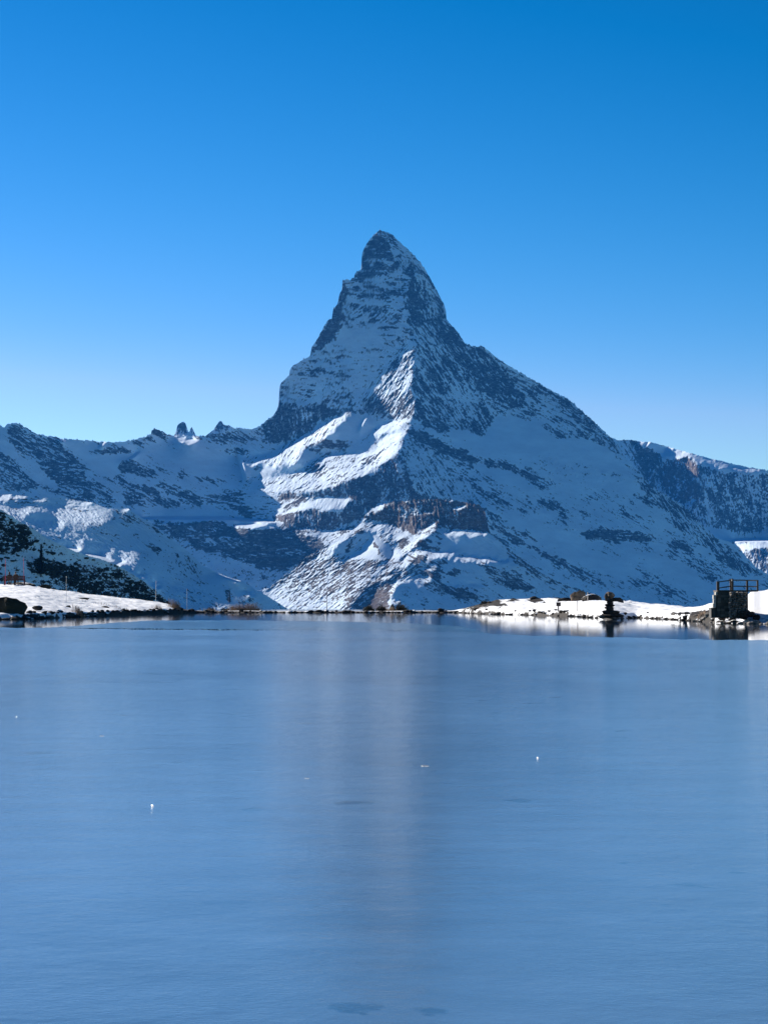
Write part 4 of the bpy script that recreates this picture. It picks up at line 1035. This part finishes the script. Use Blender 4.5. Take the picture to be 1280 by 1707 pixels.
def crest_D(px, frac=1.0): return float(shoreD(px) + lerp_px(CREST_L, px) * frac)
boulder(8, 1016, 165.4, 74, 21, PM[0], 'big dark rounded boulder in the snow at the left edge', rz=0.1, sink=1.3)
boulder(40, 977, crest_D(40, .97), 40, 7, PM[1], 'flat dark rock lying in the snow beside the bench', rz=0.0)
boulder(76, 980, crest_D(76, .97), 19, 6, PM[0], 'small dark rock on the snow crest right of the bench')
boulder(964, 1001, crest_D(964, .9), 27, 17, PB[0], 'tall brown boulder with a dark right flank on the right snow bank', rz=0.4)
boulder(987, 1002, crest_D(987, .97), 34, 12, (lambda m: (m.materials.clear(), m.materials.append(M_SNOWST), m)[2])(rock_mesh('stone', 33, 3)), 'low grey snow capped rock right behind the brown boulder', rz=0.2)
boulder(940, 1005, crest_D(940, .75), 26, 9, PD[1], 'long flat dark rock left of the brown boulder', rz=0)
boulder(891, 1005, crest_D(891, .85), 20, 9, PD[2], 'dark rock on the crest of the right bank, left of the flat rock')
boulder(902, 1012, crest_D(902, .5), 18, 9, PS[1], 'grey snow dusted rock half way down the right bank')
boulder(927, 1001, crest_D(927, .98), 16, 5, PD[3], 'low dark rock on the skyline of the right bank')
boulder(855, 1002, crest_D(855, .9), 14, 5, PD[4], 'low dark rock next to the heath at the left end of the right bank')
boulder(834, 1017, crest_D(834, .2), 12, 5, PD[0], 'small dark rock low on the right bank below the heath')
boulder(888, 1018, crest_D(888, .2), 10, 5, PD[5], 'small dark rock low on the right bank left of the sign')
boulder(1032, 1004, crest_D(1032, .9), 14, 8, PD[2], 'dark wedge shaped rock on the snow right behind the cairn')
boulder(1050, 1007, crest_D(1060, .8), 9, 3, PD[3], 'small flat rock in the snow right of the cairn')
boulder(1092, 1009, crest_D(1092, .9), 11, 3, PD[1], 'small flat rock on the snow between cairn and platform')
boulder(114, 1013, float(shoreD(114)) + 9, 9, 4, PD[1], 'small rock in the snow below the pale marker pole')
boulder(175, 1015, float(shoreD(175)) + 9, 16, 5, PD[4], 'small dark rock in the middle of the left snow bank')
boulder(64, 1014, float(shoreD(64)) + 6, 18, 5, PS[3], 'low snow dusted rock right of the big boulder')
boulder(138, 999, float(shoreD(138)) + 30, 22, 3, PD[3], 'thin flat rock showing through the upper left snow bank')
boulder(654, 1019, 255.5, 11, 13, PG[0], 'pale grass grown rock between the two round bushes', rz=0)

# ------------------------------------------------------------------ cairn
cr = empty('cairn', gp(1016, 162.8))
tag(cr, 'dark balanced stone cairn with a broad brown top stone at the water', 'cairn')
def cs(px, y, w, h, me, D=162.8, rz=0.0, tilt=0.0, dy=0.9):
    m_ = D / F
    bb = [v.co for v in me.vertices]
    hx = max(v.x for v in bb) - min(v.x for v in bb); hz = max(v.z for v in bb) - min(v.z for v in bb)
    zc_ = (max(v.z for v in bb) + min(v.z for v in bb)) / 2
    p = at(px, y, D); sz = h * m_ / hz * 1.12
    o = put_stone('stone', me, p - cr.location - Vector((0, 0, zc_ * sz)), (w * m_ / hx, w * m_ / hx * dy, sz), rz, tilt, parent=cr)
    return o
cs(1016.5, 992.5, 17, 11, PB[1], rz=.3); cs(1010, 995, 7, 12, PB[2], rz=1.2); cs(1026, 999.5, 15, 6, PD[0], tilt=.12); cs(1016, 1001, 20, 5, PD[1])
cs(1016, 1005.5, 12, 6, PD[2]); cs(1012, 1009, 10, 5, PD[3]); cs(1017.5, 1009.5, 13, 5, PD[4]); cs(1013.5, 1013, 14, 5, PD[5]); cs(1019, 1014, 9, 4, PD[0])
cs(1015.5, 1017.5, 14, 6, PD[1]); cs(1010, 1021, 16, 7, PD[2]); cs(1021, 1022, 22, 8, PD[3]); cs(1015, 1026, 30, 9, PD[4]); cs(1030, 1026, 14, 7, PD[5]); cs(1003, 1028, 14, 6, PG[1]); cs(1020, 1029.5, 12, 4, PG[2])

# ------------------------------------------------------------------ simple solids
def box(bm, x0, x1, y0, y1, z0, z1):
    v = [bm.verts.new(p) for p in ((x0, y0, z0), (x1, y0, z0), (x1, y1, z0), (x0, y1, z0), (x0, y0, z1), (x1, y0, z1), (x1, y1, z1), (x0, y1, z1))]
    for f in ((0, 3, 2, 1), (4, 5, 6, 7), (0, 1, 5, 4), (1, 2, 6, 5), (2, 3, 7, 6), (3, 0, 4, 7)):
        bm.faces.new([v[i] for i in f])

def tube(bm, p0, p1, r0, r1=None, n=8):
    r1 = r0 if r1 is None else r1
    p0, p1 = Vector(p0), Vector(p1)
    d = (p1 - p0).normalized()
    u = d.orthogonal().normalized(); w = d.cross(u)
    a = [bm.verts.new(p0 + (u * math.cos(2 * math.pi * i / n) + w * math.sin(2 * math.pi * i / n)) * r0) for i in range(n)]
    b = [bm.verts.new(p1 + (u * math.cos(2 * math.pi * i / n) + w * math.sin(2 * math.pi * i / n)) * r1) for i in range(n)]
    for i in range(n):
        bm.faces.new((a[i], a[(i + 1) % n], b[(i + 1) % n], b[i]))
    bm.faces.new(a[::-1]); bm.faces.new(b)

def flat_mat(name, col, rough=0.7, var=0.25, scale=12):
    m, nt, b = new_mat(name)
    N = nt.nodes; L = nt.links
    tc = N.new('ShaderNodeTexCoord'); nz = N.new('ShaderNodeTexNoise'); nz.inputs['Scale'].default_value = scale; nz.inputs['Detail'].default_value = 4
    L.new(tc.outputs['Object'], nz.inputs['Vector'])
    mx = N.new('ShaderNodeMixRGB')
    mx.inputs[1].default_value = (*[c * (1 - var) for c in col], 1); mx.inputs[2].default_value = (*[min(1, c * (1 + var)) for c in col], 1)
    L.new(nz.outputs['Fac'], mx.inputs[0]); L.new(mx.outputs[0], b.inputs['Base Color'])
    b.inputs['Roughness'].default_value = rough
    return m

M_WOOD = flat_mat('dark_weathered_wood', (0.045, 0.028, 0.018))
M_WOODR = flat_mat('red_brown_bench_wood', (0.035, 0.012, 0.009))
M_RED = flat_mat('magenta_red_paint', (0.45, 0.03, 0.09), 0.5)
M_PALE = flat_mat('pale_bleached_wood', (0.55, 0.5, 0.45))
M_RUST = flat_mat('rusty_dark_metal', (0.09, 0.04, 0.03))
M_CONC = flat_mat('dark_rough_masonry', (0.05, 0.044, 0.038), scale=3)
M_CONC2 = flat_mat('grey_brown_masonry', (0.14, 0.115, 0.095), scale=3)
M_CONC3 = flat_mat('dark_brown_masonry', (0.09, 0.07, 0.052), scale=3)
M_CONCL = flat_mat('sunlit_corner_stone', (0.42, 0.4, 0.36), scale=3)  # pale tone paints sunlight on the platform's left edge

# ------------------------------------------------------------------ stone platform with railing
DP = 134.0
mP = DP / F
pf = empty('stone_platform', at(1215, 1031, DP))
tag(pf, 'dark stone platform at the right edge with a rubble pillar', 'platform')
def loc_(px, y, D=DP): return at(px, y, D) - pf.location
bm = bmesh.new(); a = loc_(1192.5, 1030); c = loc_(1246, 985.5)
box(bm, a.x, c.x, 0.0, 1.2, a.z, c.z)
for v in bm.verts: v.co.x += (0.06 if v.co.z > 0.8 and v.co.x < a.x + .1 else 0)
bmesh.ops.bevel(bm, geom=bm.edges[:], offset=0.03, segments=1)
bm_obj('wall', bm, M_CONC, pf)
bm = bmesh.new(); a2 = loc_(1185, 1030); c2 = loc_(1192.3, 1013)
box(bm, a2.x, c2.x, 0.05, 1.0, a2.z, c2.z); bm_obj('step', bm, M_CONC, pf)
for (ya, yb, xa, xb) in ((1012.7, 1006, 1187.6, 1192.2), (1005.6, 999, 1188.6, 1192.2), (998.6, 992, 1188.2, 1192.2), (991.6, 987, 1192.0, 1197)):
    p0, p1 = loc_(xa, ya), loc_(xb, yb)
    bm = bmesh.new(); box(bm, p0.x, p1.x, -0.04, 0.35, p0.z, p1.z); bmesh.ops.bevel(bm, geom=bm.edges[:], offset=0.025, segments=1)
    bm_obj('corner_stone', bm, M_CONCL, pf)
bm = bmesh.new(); p0, p1 = loc_(1195, 986.2), loc_(1262, 984.4)
box(bm, p0.x, p1.x, -0.12, 1.7, p0.z, p1.z + 0.02); bm_obj('deck', bm, M_WOOD, pf)
rr = random.Random(9)
for y in np.arange(1029, 985.5, -3.4):                 # rubble pillar, stone by stone
    x = 1214.5 + rr.uniform(-1, 1)
    while x < 1241:
        w_ = rr.uniform(4.5, 8.5)
        me = rr.choice(PG)
        p = loc_(x + w_ / 2, y, DP - 0.55)
        o = put_stone('stone', me, p + Vector((0, 0.1 + rr.uniform(-.08, .08), 0)), (w_ * mP * 1.25, 0.55, 3.6 * mP * 1.7), rr.uniform(-.2, .2), 0, parent=pf)
        x += w_
for y in np.arange(1026, 989, -4.6):                    # coursed masonry of the wall front
    x = 1193.5 + rr.uniform(0, 2)
    while x < 1212:
        w_ = rr.uniform(5, 9)
        bm = bmesh.new(); p0 = loc_(x, y + 2.0); p1 = loc_(min(x + w_ - .6, 1214), y - 2.0)
        box(bm, p0.x, p1.x, -.05 - rr.uniform(0, .03), .02, p0.z, p1.z); bmesh.ops.bevel(bm, geom=bm.edges[:], offset=0.02, segments=1)
        bm_obj('stone_block', bm, rr.choice([M_CONC, M_CONC2, M_CONC3]), pf)
        x += w_
for k in range(14):                                     # dark stones put in for the mound's shadow right of the pillar
    qx = rr.uniform(1234, 1264); p = loc_(qx, rr.uniform(1016 + (qx - 1234) * .4, 1031), DP - 0.8); s_k = rr.uniform(.25, .5)
    put_stone('stone', rr.choice(PD), p, (s_k * 1.3, s_k, s_k * .8), rr.uniform(0, 6), 0, parent=pf)

rl = empty('railing', at(1225, 985, DP))
tag(rl, 'dark wooden railing with two rails on top of the stone platform', 'railing')
def rloc(px, y, D): return at(px, y, D) - rl.location
posts = [(1196, 969, 988, DP + 0.1, .075), (1217.6, 965.5, 986, DP + 0.15, .06), (1220.2, 964.5, 986, DP + 0.0, .05), (1244.6, 967, 985.5, DP + 0.4, .055), (1262, 967, 985, DP + 1.4, .05)]
for px, y0, y1, D, r in posts:
    a, c = rloc(px, y1, D), rloc(px, y0, D)
    bm = bmesh.new(); box(bm, a.x - r, a.x + r, a.y - r, a.y + r, a.z, c.z); bm_obj('post', bm, M_WOOD, rl)
for q in range(2):
    pts = [(1196, 970.3 + q * 10.3, DP + 0.1), (1218.5, 967.0 + q * 10.0, DP + 0.1), (1244.6, 967.4 + q * 10.2, DP + 0.4), (1262, 967.6 + q * 10.4, DP + 1.4)]
    for i in range(3):
        bm = bmesh.new(); tube(bm, rloc(*pts[i]), rloc(*pts[i + 1]), 0.032, n=6); bm_obj('rail', bm, M_WOOD, rl)
bm = bmesh.new(); a = rloc(1219, 969, DP - .12); tube(bm, a, a + Vector((0, 0, .11)), 0.03, n=8); bm_obj('cap', bm, M_PALE, rl)

# ------------------------------------------------------------------ marker poles and sign
# thin marker poles: shaft and, on one, a pale tip
def pole(px, y0, y1, D, r, mat, label, cat='pole', name='marker_pole', lean=0.0, cap=None):
    b0 = at(px, y1, D)
    g = gz(px, D); b0.z = min(b0.z, g) if b0.z > g else b0.z
    top = at(px, y0, D)
    rt = empty(name, b0)
    tag(rt, label, cat)
    hgt = top.z - b0.z
    bm = bmesh.new(); r = r * 0.72; tube(bm, (0, 0, -0.15), (lean, 0, hgt), r, r * 0.8, 8); bm_obj('shaft', bm, mat, rt)
    if cap:
        bm = bmesh.new(); tube(bm, (lean, 0, hgt - .01), (lean, 0, hgt + 0.14), r * 1.7, r * 1.5, 8); bm_obj('tip', bm, cap, rt)
    return rt
DB = crest_D(20, .93)
pole(9.6, 931, 975, DB - .3, 0.035, M_RED, 'tall magenta pole at the left end of the bench')
pole(40.6, 930, 975, DB - .3, 0.035, M_RED, 'tall magenta pole at the right end of the bench', lean=-0.06)
pole(111, 963, 1003, float(shoreD(111)) + 22, 0.028, M_PALE, 'thin pale pole standing in the left snow bank', cap=M_PALE)
pole(260, 968, 1003, crest_D(258, .9), 0.035, M_PALE, 'thin pale pole where the left snow bank slopes to the water', lean=0.03)
pole(312, 981, 1017, 252, 0.03, M_PALE, 'faint thin pole right of the left snow bank')
pole(545, 991, 1019, 254.6, 0.05, M_RUST, 'rusty thin pole on the low dam in the middle')
pole(962.3, 1000, 1025, float(shoreD(962)) + 1.5, 0.045, M_RUST, 'thin dark pole at the water in front of the brown boulder')
pole(979, 987, 1001, crest_D(979, .8), 0.045, M_PALE, 'short pale post between the brown boulder and the snow capped rock')
sg = empty('sign_post', gp(930.3, float(shoreD(930)) + 1.0))
tag(sg, 'small dark sign on a post at the water of the right bank', 'sign')
hs = at(930.3, 1004, float(shoreD(930)) + 1.0).z - sg.location.z
bm = bmesh.new(); tube(bm, (0, 0, -.15), (0, 0, hs), .055, .05, 8); bm_obj('post', bm, M_WOOD, sg)
bm = bmesh.new(); box(bm, -.19, .2, -.09, -.06, hs - .34, hs); bmesh.ops.bevel(bm, geom=bm.edges[:], offset=0.008, segments=1); bm_obj('board', bm, M_WOOD, sg)

# ------------------------------------------------------------------ bench
bx = gp(24, DB)
bn = empty('bench', bx)
tag(bn, 'dark red bench seen from behind with two people on it', 'bench')
bw = 1.16
zs = at(24, 960, DB).z - bx.z          # top of the backrest
for i in range(3):
    bm = bmesh.new(); z1 = zs - i * 0.155; box(bm, -bw, bw, -.03 + i * .0, .0, z1 - .135, z1); bmesh.ops.bevel(bm, geom=bm.edges[:], offset=0.008, segments=1); bm_obj('backrest_slat', bm, M_WOODR, bn)
for i in range(3):
    bm = bmesh.new(); box(bm, -bw, bw, .06 + i * .15, .19 + i * .15, zs - .49, zs - .45); bm_obj('seat_slat', bm, M_WOODR, bn)
for sx in (-bw + .12, 0.0, bw - .12):
    bm = bmesh.new(); box(bm, sx - .04, sx + .04, .001, .06, -.1, zs - .02); bm_obj('rear_leg', bm, M_WOODR, bn)
    bm = bmesh.new(); box(bm, sx - .04, sx + .04, .44, .5, -.1, zs - .49); bm_obj('front_leg', bm, M_WOODR, bn)

# ------------------------------------------------------------------ people
M_SKIN = flat_mat('skin', (0.45, 0.27, 0.19), .6, .08); M_HAIR = flat_mat('dark_hair', (0.02, 0.014, 0.01)); 
M_JB = flat_mat('dark_jacket', (0.02, 0.02, 0.028)); M_JR = flat_mat('brown_jacket', (0.07, 0.03, 0.015)); M_TR = flat_mat('dark_trousers', (0.02, 0.022, 0.03)); M_BOOT = flat_mat('boots', (0.02, 0.015, 0.012)); M_HAT = flat_mat('dark_wool_hat', (0.03, 0.02, 0.03))
def skin_mesh(name, joints, edges, mat, parent=None, root=0, sub=2):
    me = bpy.data.meshes.new(name)
    me.from_pydata([j[:3] for j in joints], edges, [])
    o = bpy.data.objects.new(name, me); C.objects.link(o)
    me.materials.append(mat)
    if parent: o.parent = parent
    sk = o.modifiers.new('skin', 'SKIN'); sk.use_smooth_shade = True
    for i, j in enumerate(joints):
        r = j[3]
        me.skin_vertices[0].data[i].radius = (r, r) if not isinstance(r, tuple) else r
        me.skin_vertices[0].data[i].use_root = (i == root)
    sb = o.modifiers.new('sub', 'SUBSURF'); sb.levels = sub; sb.render_levels = sub
    return o
def sitter(loc, s, jacket, headgear, label, lean, rz, hat):
    """seated on the bench, back to the camera, looking out over the valley; seat height hS"""
    hS = zs - .40
    J = [(0, .17, hS + .06, .15), (0, .15, hS + .26, .135), (0 + lean * .5, .12, hS + .46, .15), (lean, .14, hS + .56, .06), (lean, .17, hS + .70, (.085, .105)), (lean, .17, hS + .80, (.07, .08)),
         (-.17 + lean * .5, .13, hS + .50, .065), (-.24, .16, hS + .27, .05), (-.15, .38, hS + .14, .04), (.17 + lean * .5, .13, hS + .50, .065), (.24, .16, hS + .27, .05), (.13, .38, hS + .14, .04),
         (-.10, .22, hS + .06, .09), (-.12, .60, hS + .06, .07), (-.12, .64, .12, .045), (-.12, .76, .06, .04), (.10, .22, hS + .06, .09), (.12, .60, hS + .06, .07), (.12, .64, .12, .045), (.12, .76, .06, .04)]
    # hands: palm and fingers resting on the thighs
    E = [(0, 1), (1, 2), (2, 3), (3, 4), (4, 5), (2, 6), (6, 7), (7, 8), (2, 9), (9, 10), (10, 11), (0, 12), (12, 13), (13, 14), (14, 15), (0, 16), (16, 17), (17, 18), (18, 19)]
    for side, wi in ((-1, 8), (1, 11)):
        wx, wy, wz = J[wi][:3]
        pi_ = len(J); J.append((wx - side * .02, wy + .07, wz - .005, (.035, .018))); E.append((wi, pi_))
        for f in range(4):
            k = len(J); off = (f - 1.5) * .02
            J.append((wx - side * .02 + off, wy + .12, wz - .008, .009)); J.append((wx - side * .02 + off, wy + .15 - abs(f - 1.3) * .008, wz - .022, .008)); E += [(pi_, k), (k, k + 1)]
        k = len(J); J.append((wx - side * .055, wy + .06, wz - .004, .011)); J.append((wx - side * .07, wy + .09, wz - .01, .009)); E += [(pi_, k), (k, k + 1)]
    b = skin_mesh('person', J, E, M_SKIN)
    b.location = loc; b.scale = (s, s, s); b.rotation_euler = (0, 0, rz)
    tag(b, label, 'person')
    jk = [(0, .17, hS + .02, .175), (0, .15, hS + .26, .165), (lean * .5, .12, hS + .45, .17), (lean, .14, hS + .57, .075),
          (-.18 + lean * .5, .13, hS + .50, .085), (-.25, .16, hS + .27, .068), (-.155, .36, hS + .145, .052), (.18 + lean * .5, .13, hS + .50, .085), (.25, .16, hS + .27, .068), (.135, .36, hS + .145, .052)]
    skin_mesh('jacket', jk, [(0, 1), (1, 2), (2, 3), (2, 4), (4, 5), (5, 6), (2, 7), (7, 8), (8, 9)], jacket, b)
    tr = [(0, .18, hS + .04, .16), (-.10, .24, hS + .06, .1), (-.12, .60, hS + .06, .082), (-.12, .64, .16, .06), (.10, .24, hS + .06, .1), (.12, .60, hS + .06, .082), (.12, .64, .16, .06)]
    skin_mesh('trousers', tr, [(0, 1), (1, 2), (2, 3), (0, 4), (4, 5), (5, 6)], M_TR, b)
    for sd in (-1, 1):
        skin_mesh('boot', [(sd * .12, .64, .16, .055), (sd * .12, .65, .05, .055), (sd * .12, .8, .035, .04)], [(0, 1), (1, 2)], M_BOOT, b)
    bm = bmesh.new(); bmesh.ops.create_uvsphere(bm, u_segments=16, v_segments=10, radius=1)
    for v in bm.verts:
        v.co = Vector((v.co.x * .098 + lean, v.co.y * .112 + .155, v.co.z * .125 + hS + .755))
        if v.co.y > .2 and v.co.z < hS + .78: v.co.y = .2
        if not hat and v.co.z < hS + .72: v.co.x = lean + (v.co.x - lean) * 1.25; v.co.z -= .06
    bm_obj('hat' if hat else 'hair', bm, headgear, b, smooth=True)
    bm = bmesh.new(); tube(bm, (lean, .26, hS + .75), (lean, .29, hS + .725), .012, .018, 6); bm_obj('nose', bm, M_SKIN, b)
    for ex in (-.035, .035):
        bm = bmesh.new(); bmesh.ops.create_icosphere(bm, subdivisions=1, radius=.011); o = bm_obj('eye', bm, M_HAIR, b); o.location = (lean + ex, .258, hS + .77)
        bm = bmesh.new(); bmesh.ops.create_icosphere(bm, subdivisions=1, radius=.022); o = bm_obj('ear', bm, M_SKIN, b); o.location = (lean + ex * 2.8, .17, hS + .755); o.scale = (.4, 1, 1.4)
    bm = bmesh.new(); box(bm, lean - .025, lean + .025, .25, .262, hS + .69, hS + .70); bm_obj('mouth', bm, M_RED, b)
    return b
pa = at(16.2, 974, DB); pb = at(26.6, 974, DB)
sitter(Vector((pa.x, DB, bx.z)), .98, M_JB, M_HAIR, 'person in a dark jacket sitting on the left half of the bench', -.01, 0.05, False)
sitter(Vector((pb.x, DB, bx.z)), 1.0, M_JR, M_HAT, 'person in a brown jacket and wool hat sitting in the middle of the bench', -.02, -0.05, True)

# ------------------------------------------------------------------ bushes, grass, trees, scrub
M_BUSH = flat_mat('dark_juniper_foliage', (0.02, 0.022, 0.012), .8, .5, 3); M_BUSH2 = flat_mat('grey_brown_twigs', (0.06, 0.05, 0.03), .8, .5, 3)
M_BARK = flat_mat('dark_bark', (0.03, 0.022, 0.016)); M_GRASS = flat_mat('dry_grass', (0.26, 0.17, 0.1), .8, .3, 4); M_NEEDLE = flat_mat('dark_spruce_needles', (0.012, 0.018, 0.014), .8, .4, 2)
def leaves(n, rad, seed, size, flat=0.0):
    r = np.random.default_rng(seed)
    d = r.standard_normal((n, 3)); d /= np.linalg.norm(d, axis=1)[:, None]
    lump = 0.75 + 0.25 * np.sin(d[:, 0] * 5 + seed) * np.cos(d[:, 1] * 4) + 0.12 * np.sin(d[:, 2] * 9 + d[:, 0] * 7)
    rr_ = r.uniform(0.35, 1.0, n) ** 0.5 * lump
    c = d * rr_[:, None] * np.array(rad)
    c[:, 2] = np.abs(c[:, 2])
    u = r.standard_normal((n, 3)); u /= np.linalg.norm(u, axis=1)[:, None]
    w_ = np.cross(u, r.standard_normal((n, 3))); w_ /= np.linalg.norm(w_, axis=1)[:, None]
    s1 = size * r.uniform(.6, 1.4, n)[:, None]
    V = np.stack([c - u * s1, c - w_ * s1 * .5, c + u * s1, c + w_ * s1 * .5], 1).reshape(-1, 3)
    return V, np.arange(4 * n).reshape(-1, 4)
def bush(px, y, D, w_px, h_px, label, mat, seed, n=1500):
    m_ = D / F
    base = at(px, y, D); base.z = min(base.z, gz(px, D)) if gz(px, D) > -2 else base.z
    rt = empty('bush', base); tag(rt, label, 'bush')
    rad = (w_px * m_ / 2, w_px * m_ / 2.6, h_px * m_)
    V, Fc = leaves(n, rad, seed, 0.07); mesh_obj('foliage', V, Fc, mat, rt)
    bm = bmesh.new(); r = random.Random(seed)
    for k in range(16):
        tube(bm, (r.uniform(-.1, .1), 0, -.1), (r.uniform(-.8, .8) * rad[0], r.uniform(-.6, .6) * rad[1], r.uniform(.5, .85) * rad[2]), .025, .008, 5)
    bm_obj('stems', bm, M_BARK, rt)
bush(615, 1018, 254.6, 26, 15, 'dark bush at the left end of the bush row on the low dam', M_BUSH, 1)
bush(636, 1018, 255.5, 30, 16, 'broad dark bush in the middle of the bush row on the low dam', M_BUSH, 2, 1800)
bush(668, 1018, 254.6, 28, 18, 'round grey brown bush at the right end of the bush row', M_BUSH2, 3, 1800)
bush(692, 1018, 255.5, 12, 5, 'small low bush right of the round grey brown bush', M_BUSH, 4, 500)
bush(708, 1018, 255.5, 10, 4, 'tiny dark shrub alone on the low dam, farthest right', M_BUSH, 5, 400)
lows = [(296, 1016, 236.2, 14, 8), (318, 1020, 251.1, 20, 6), (352, 1020, 253.8, 22, 9), (376, 1020, 253.8, 24, 9), (404, 1020, 253.8, 22, 9), (428, 1020, 253.8, 20, 7)]
lowl = ['low dark shrub at the tip of the left snow bank', 'low dark shrub just right of the left snow bank', 'low dark shrub second from the snow bank', 'low dark shrub left of the dry grass', 'low dark shrub in front of the dry grass', 'low dark shrub right of the dry grass']
for k, (px, y, D, w_, h_) in enumerate(lows): bush(px, y, D, w_, h_, lowl[k], M_BUSH, 20 + k, 700)
bush(812, 1008, crest_D(812, .8), 34, 7, 'low heather mat at the left end of the right bank', M_BUSH2, 41, 900)

def grass(spots, name='dry_grass', seed=3):
    r = random.Random(seed); V = []; Fc = []
    for px, D, n, hh, spread in spots:
        for _ in range(n):
            q = px + r.gauss(0, spread); d = D + r.uniform(-1, 1)
            p = gp(q, d); h = hh * r.uniform(.5, 1.2); a = r.uniform(-.25, .25) * h; w_ = .012
            i = len(V)
            V += [(p.x - w_, p.y, p.z - .03), (p.x + w_, p.y, p.z - .03), (p.x + a + w_ * .3, p.y + r.uniform(-.1, .1), p.z + h), (p.x + a - w_ * .3, p.y, p.z + h * .98)]
            Fc.append((i, i + 1, i + 2, i + 3))
    o = mesh_obj(name, V, Fc, M_GRASS); tag(o, 'dry pale grass tufts standing along the shore', 'grass', kind='stuff')
grass([(400, 253.3, 260, 0.81, 9), (418, 253.3, 260, 0.95, 7), (388, 253.3, 120, 0.63, 4), (345, 252.9, 80, 0.45, 8), (135, 185.5, 160, 0.50, 7), (292, 234.5, 150, 0.81, 5), (265, 225.8, 60, 0.36, 5), (780, 229.2, 120, 0.36, 12), (1165, 147.0, 100, 0.27, 10), (200, 210.0, 60, 0.27, 30), (652, 254.6, 160, 0.54, 4)])

def spruce(px, y0, y1, D, w_px, label, mat, seed):
    base = at(px, y1, D); top = at(px, y0, D); h = top.z - base.z; R_ = w_px * D / F / 2
    rt = empty('spruce_tree', base); tag(rt, label, 'tree')
    bm = bmesh.new(); tube(bm, (0, 0, -h * .1), (0, 0, h * .97), h * .022, h * .004, 8); bm_obj('trunk', bm, M_BARK, rt)
    r = np.random.default_rng(seed); n = 1500
    z = r.uniform(.06, 1, n) ** 1.15; a = r.uniform(0, 6.28, n); tier = 0.75 + .25 * np.sin(z * 42)
    rad = R_ * (1 - z) ** .8 * tier * r.uniform(.35, 1.05, n) * (0.8 + .3 * np.sin(a * 3 + seed))
    c = np.stack([np.cos(a) * rad, np.sin(a) * rad, z * h - rad * .35], -1)
    out = np.stack([np.cos(a), np.sin(a), -.4 + 0 * a], -1); sd = np.stack([-np.sin(a), np.cos(a), r.uniform(-.3, .3, n)], -1)
    sz = h * .035 * r.uniform(.6, 1.4, n)[:, None]
    V = np.stack([c - out * sz, c - sd * sz * .5, c + out * sz, c + sd * sz * .5], 1).reshape(-1, 3)
    mesh_obj('crown', V, np.arange(4 * n).reshape(-1, 4), mat, rt)
def hill_D(px, y): return float(bilin(D_hill, np.array([px - org_h[0]], float), np.array([y - org_h[1]], float))[0])
spruce(69, 908, 957, hill_D(69, 957) - 1, 17, 'lone dark spruce on the shaded hillside above the bench', M_NEEDLE, 1)
spruce(383, 985, 1004, 4500, 9, 'tiny dark spruce far off on the shaded snow slope above the dry grass', M_NEEDLE, 2)

# dwarf scrub on the shaded hillside
SCR = [P('-60,846 0,850 42,882 60,905 40,918 20,925 0,918 -60,925'), P('48,940 62,930 100,938 135,950 165,965 160,985 135,985 105,968 78,957 52,953'), P('150,960 200,955 240,975 290,1012 290,1024 170,1015 130,985')]
rr2 = np.random.default_rng(4)
SV = []; SF = []
ico = bmesh.new(); bmesh.ops.create_icosphere(ico, subdivisions=1, radius=1.0)
iv = np.array([v.co[:] for v in ico.verts]); itri = np.array([[v.index for v in f.verts] for f in ico.faces]); ico.free()
HN = gauss_field(280, 380, 2.4, lo=30, hi=1.5, seed=77)
cnt = 0
for k in range(30000):
    x = rr2.uniform(-58, 295); y = rr2.uniform(848, 1026)
    sky = np.interp(x, [p[0] for p in SKY6], [p[1] for p in SKY6])
    if y < sky + 4: continue
    dens = .04
    for qi, poly in enumerate(SCR):
        if inside(poly, np.array([[x]]), np.array([[y]]))[0, 0]: dens = (.6, .95, .75)[qi]
    n_ = HN[int(y - 780), int(x + 60)]
    if rr2.random() > dens * sstep(.0, .7, n_): continue
    D = hill_D(x, y); sz = rr2.uniform(.2, 1.0) ** 1.5 * 1.3 * D / 1200.
    if cnt > 3000: break
    p = at(x, y, D - .2)
    V = iv * (1 + rr2.uniform(-.4, .4, (len(iv), 1))) * np.array([sz * 1.3, sz, sz * .7]) + np.array(p)
    SF.append(itri + len(SV) * len(iv)); SV.append(V); cnt += 1
scr = mesh_obj('hillside_scrub', np.concatenate(SV), np.concatenate(SF), M_NEEDLE)
tag(scr, 'dark dwarf scrub scattered over the shaded snowy hillside', 'scrub', kind='stuff')

# ------------------------------------------------------------------ bits of ice on the lake
M_ICEB = flat_mat('white_ice_rubble', (0.93, 0.95, 0.97), .35, .02)
for _n in M_ICEB.node_tree.nodes:
    if _n.type == 'BSDF_PRINCIPLED':
        _n.inputs['Subsurface Weight'].default_value = 1.0; _n.inputs['Subsurface Scale'].default_value = 0.3; _n.inputs['Subsurface Radius'].default_value = (1, 1, 1)
pi_m = pool(M_ICEB, 2, 120)
def lakep(px, y): 
    D = CAMZ * F / (y - 1000.0); return Vector(((px - 640) / F * D, D, 0.03)), D
for px, y, w_, lab in ((256, 1350, 5.5, 'small white lump of ice on the frozen lake, left'), (895, 1269, 4.5, 'small white lump of ice on the frozen lake, right'), (30, 1199, 2.5, 'tiny white ice chip at the left edge of the frozen lake'),
                       (512, 1303, 10, 'thin pale flake of ice left of the middle of the lake'), (708, 1282, 16, 'long thin splinter of ice right of the middle of the lake'), (172, 1231, 9, 'thin ice splinter upper left on the frozen lake')):
    p, D = lakep(px, y); s_i = w_ * D / F
    thin = w_ >= 9
    p.z += s_i * (.03 if thin else .3)
    put_stone('ice_chunk', pi_m[0 if thin else 1], p, (s_i, s_i * (.5 if thin else .8), s_i * (.12 if thin else .9)), .2, 0, lab, 'ice')
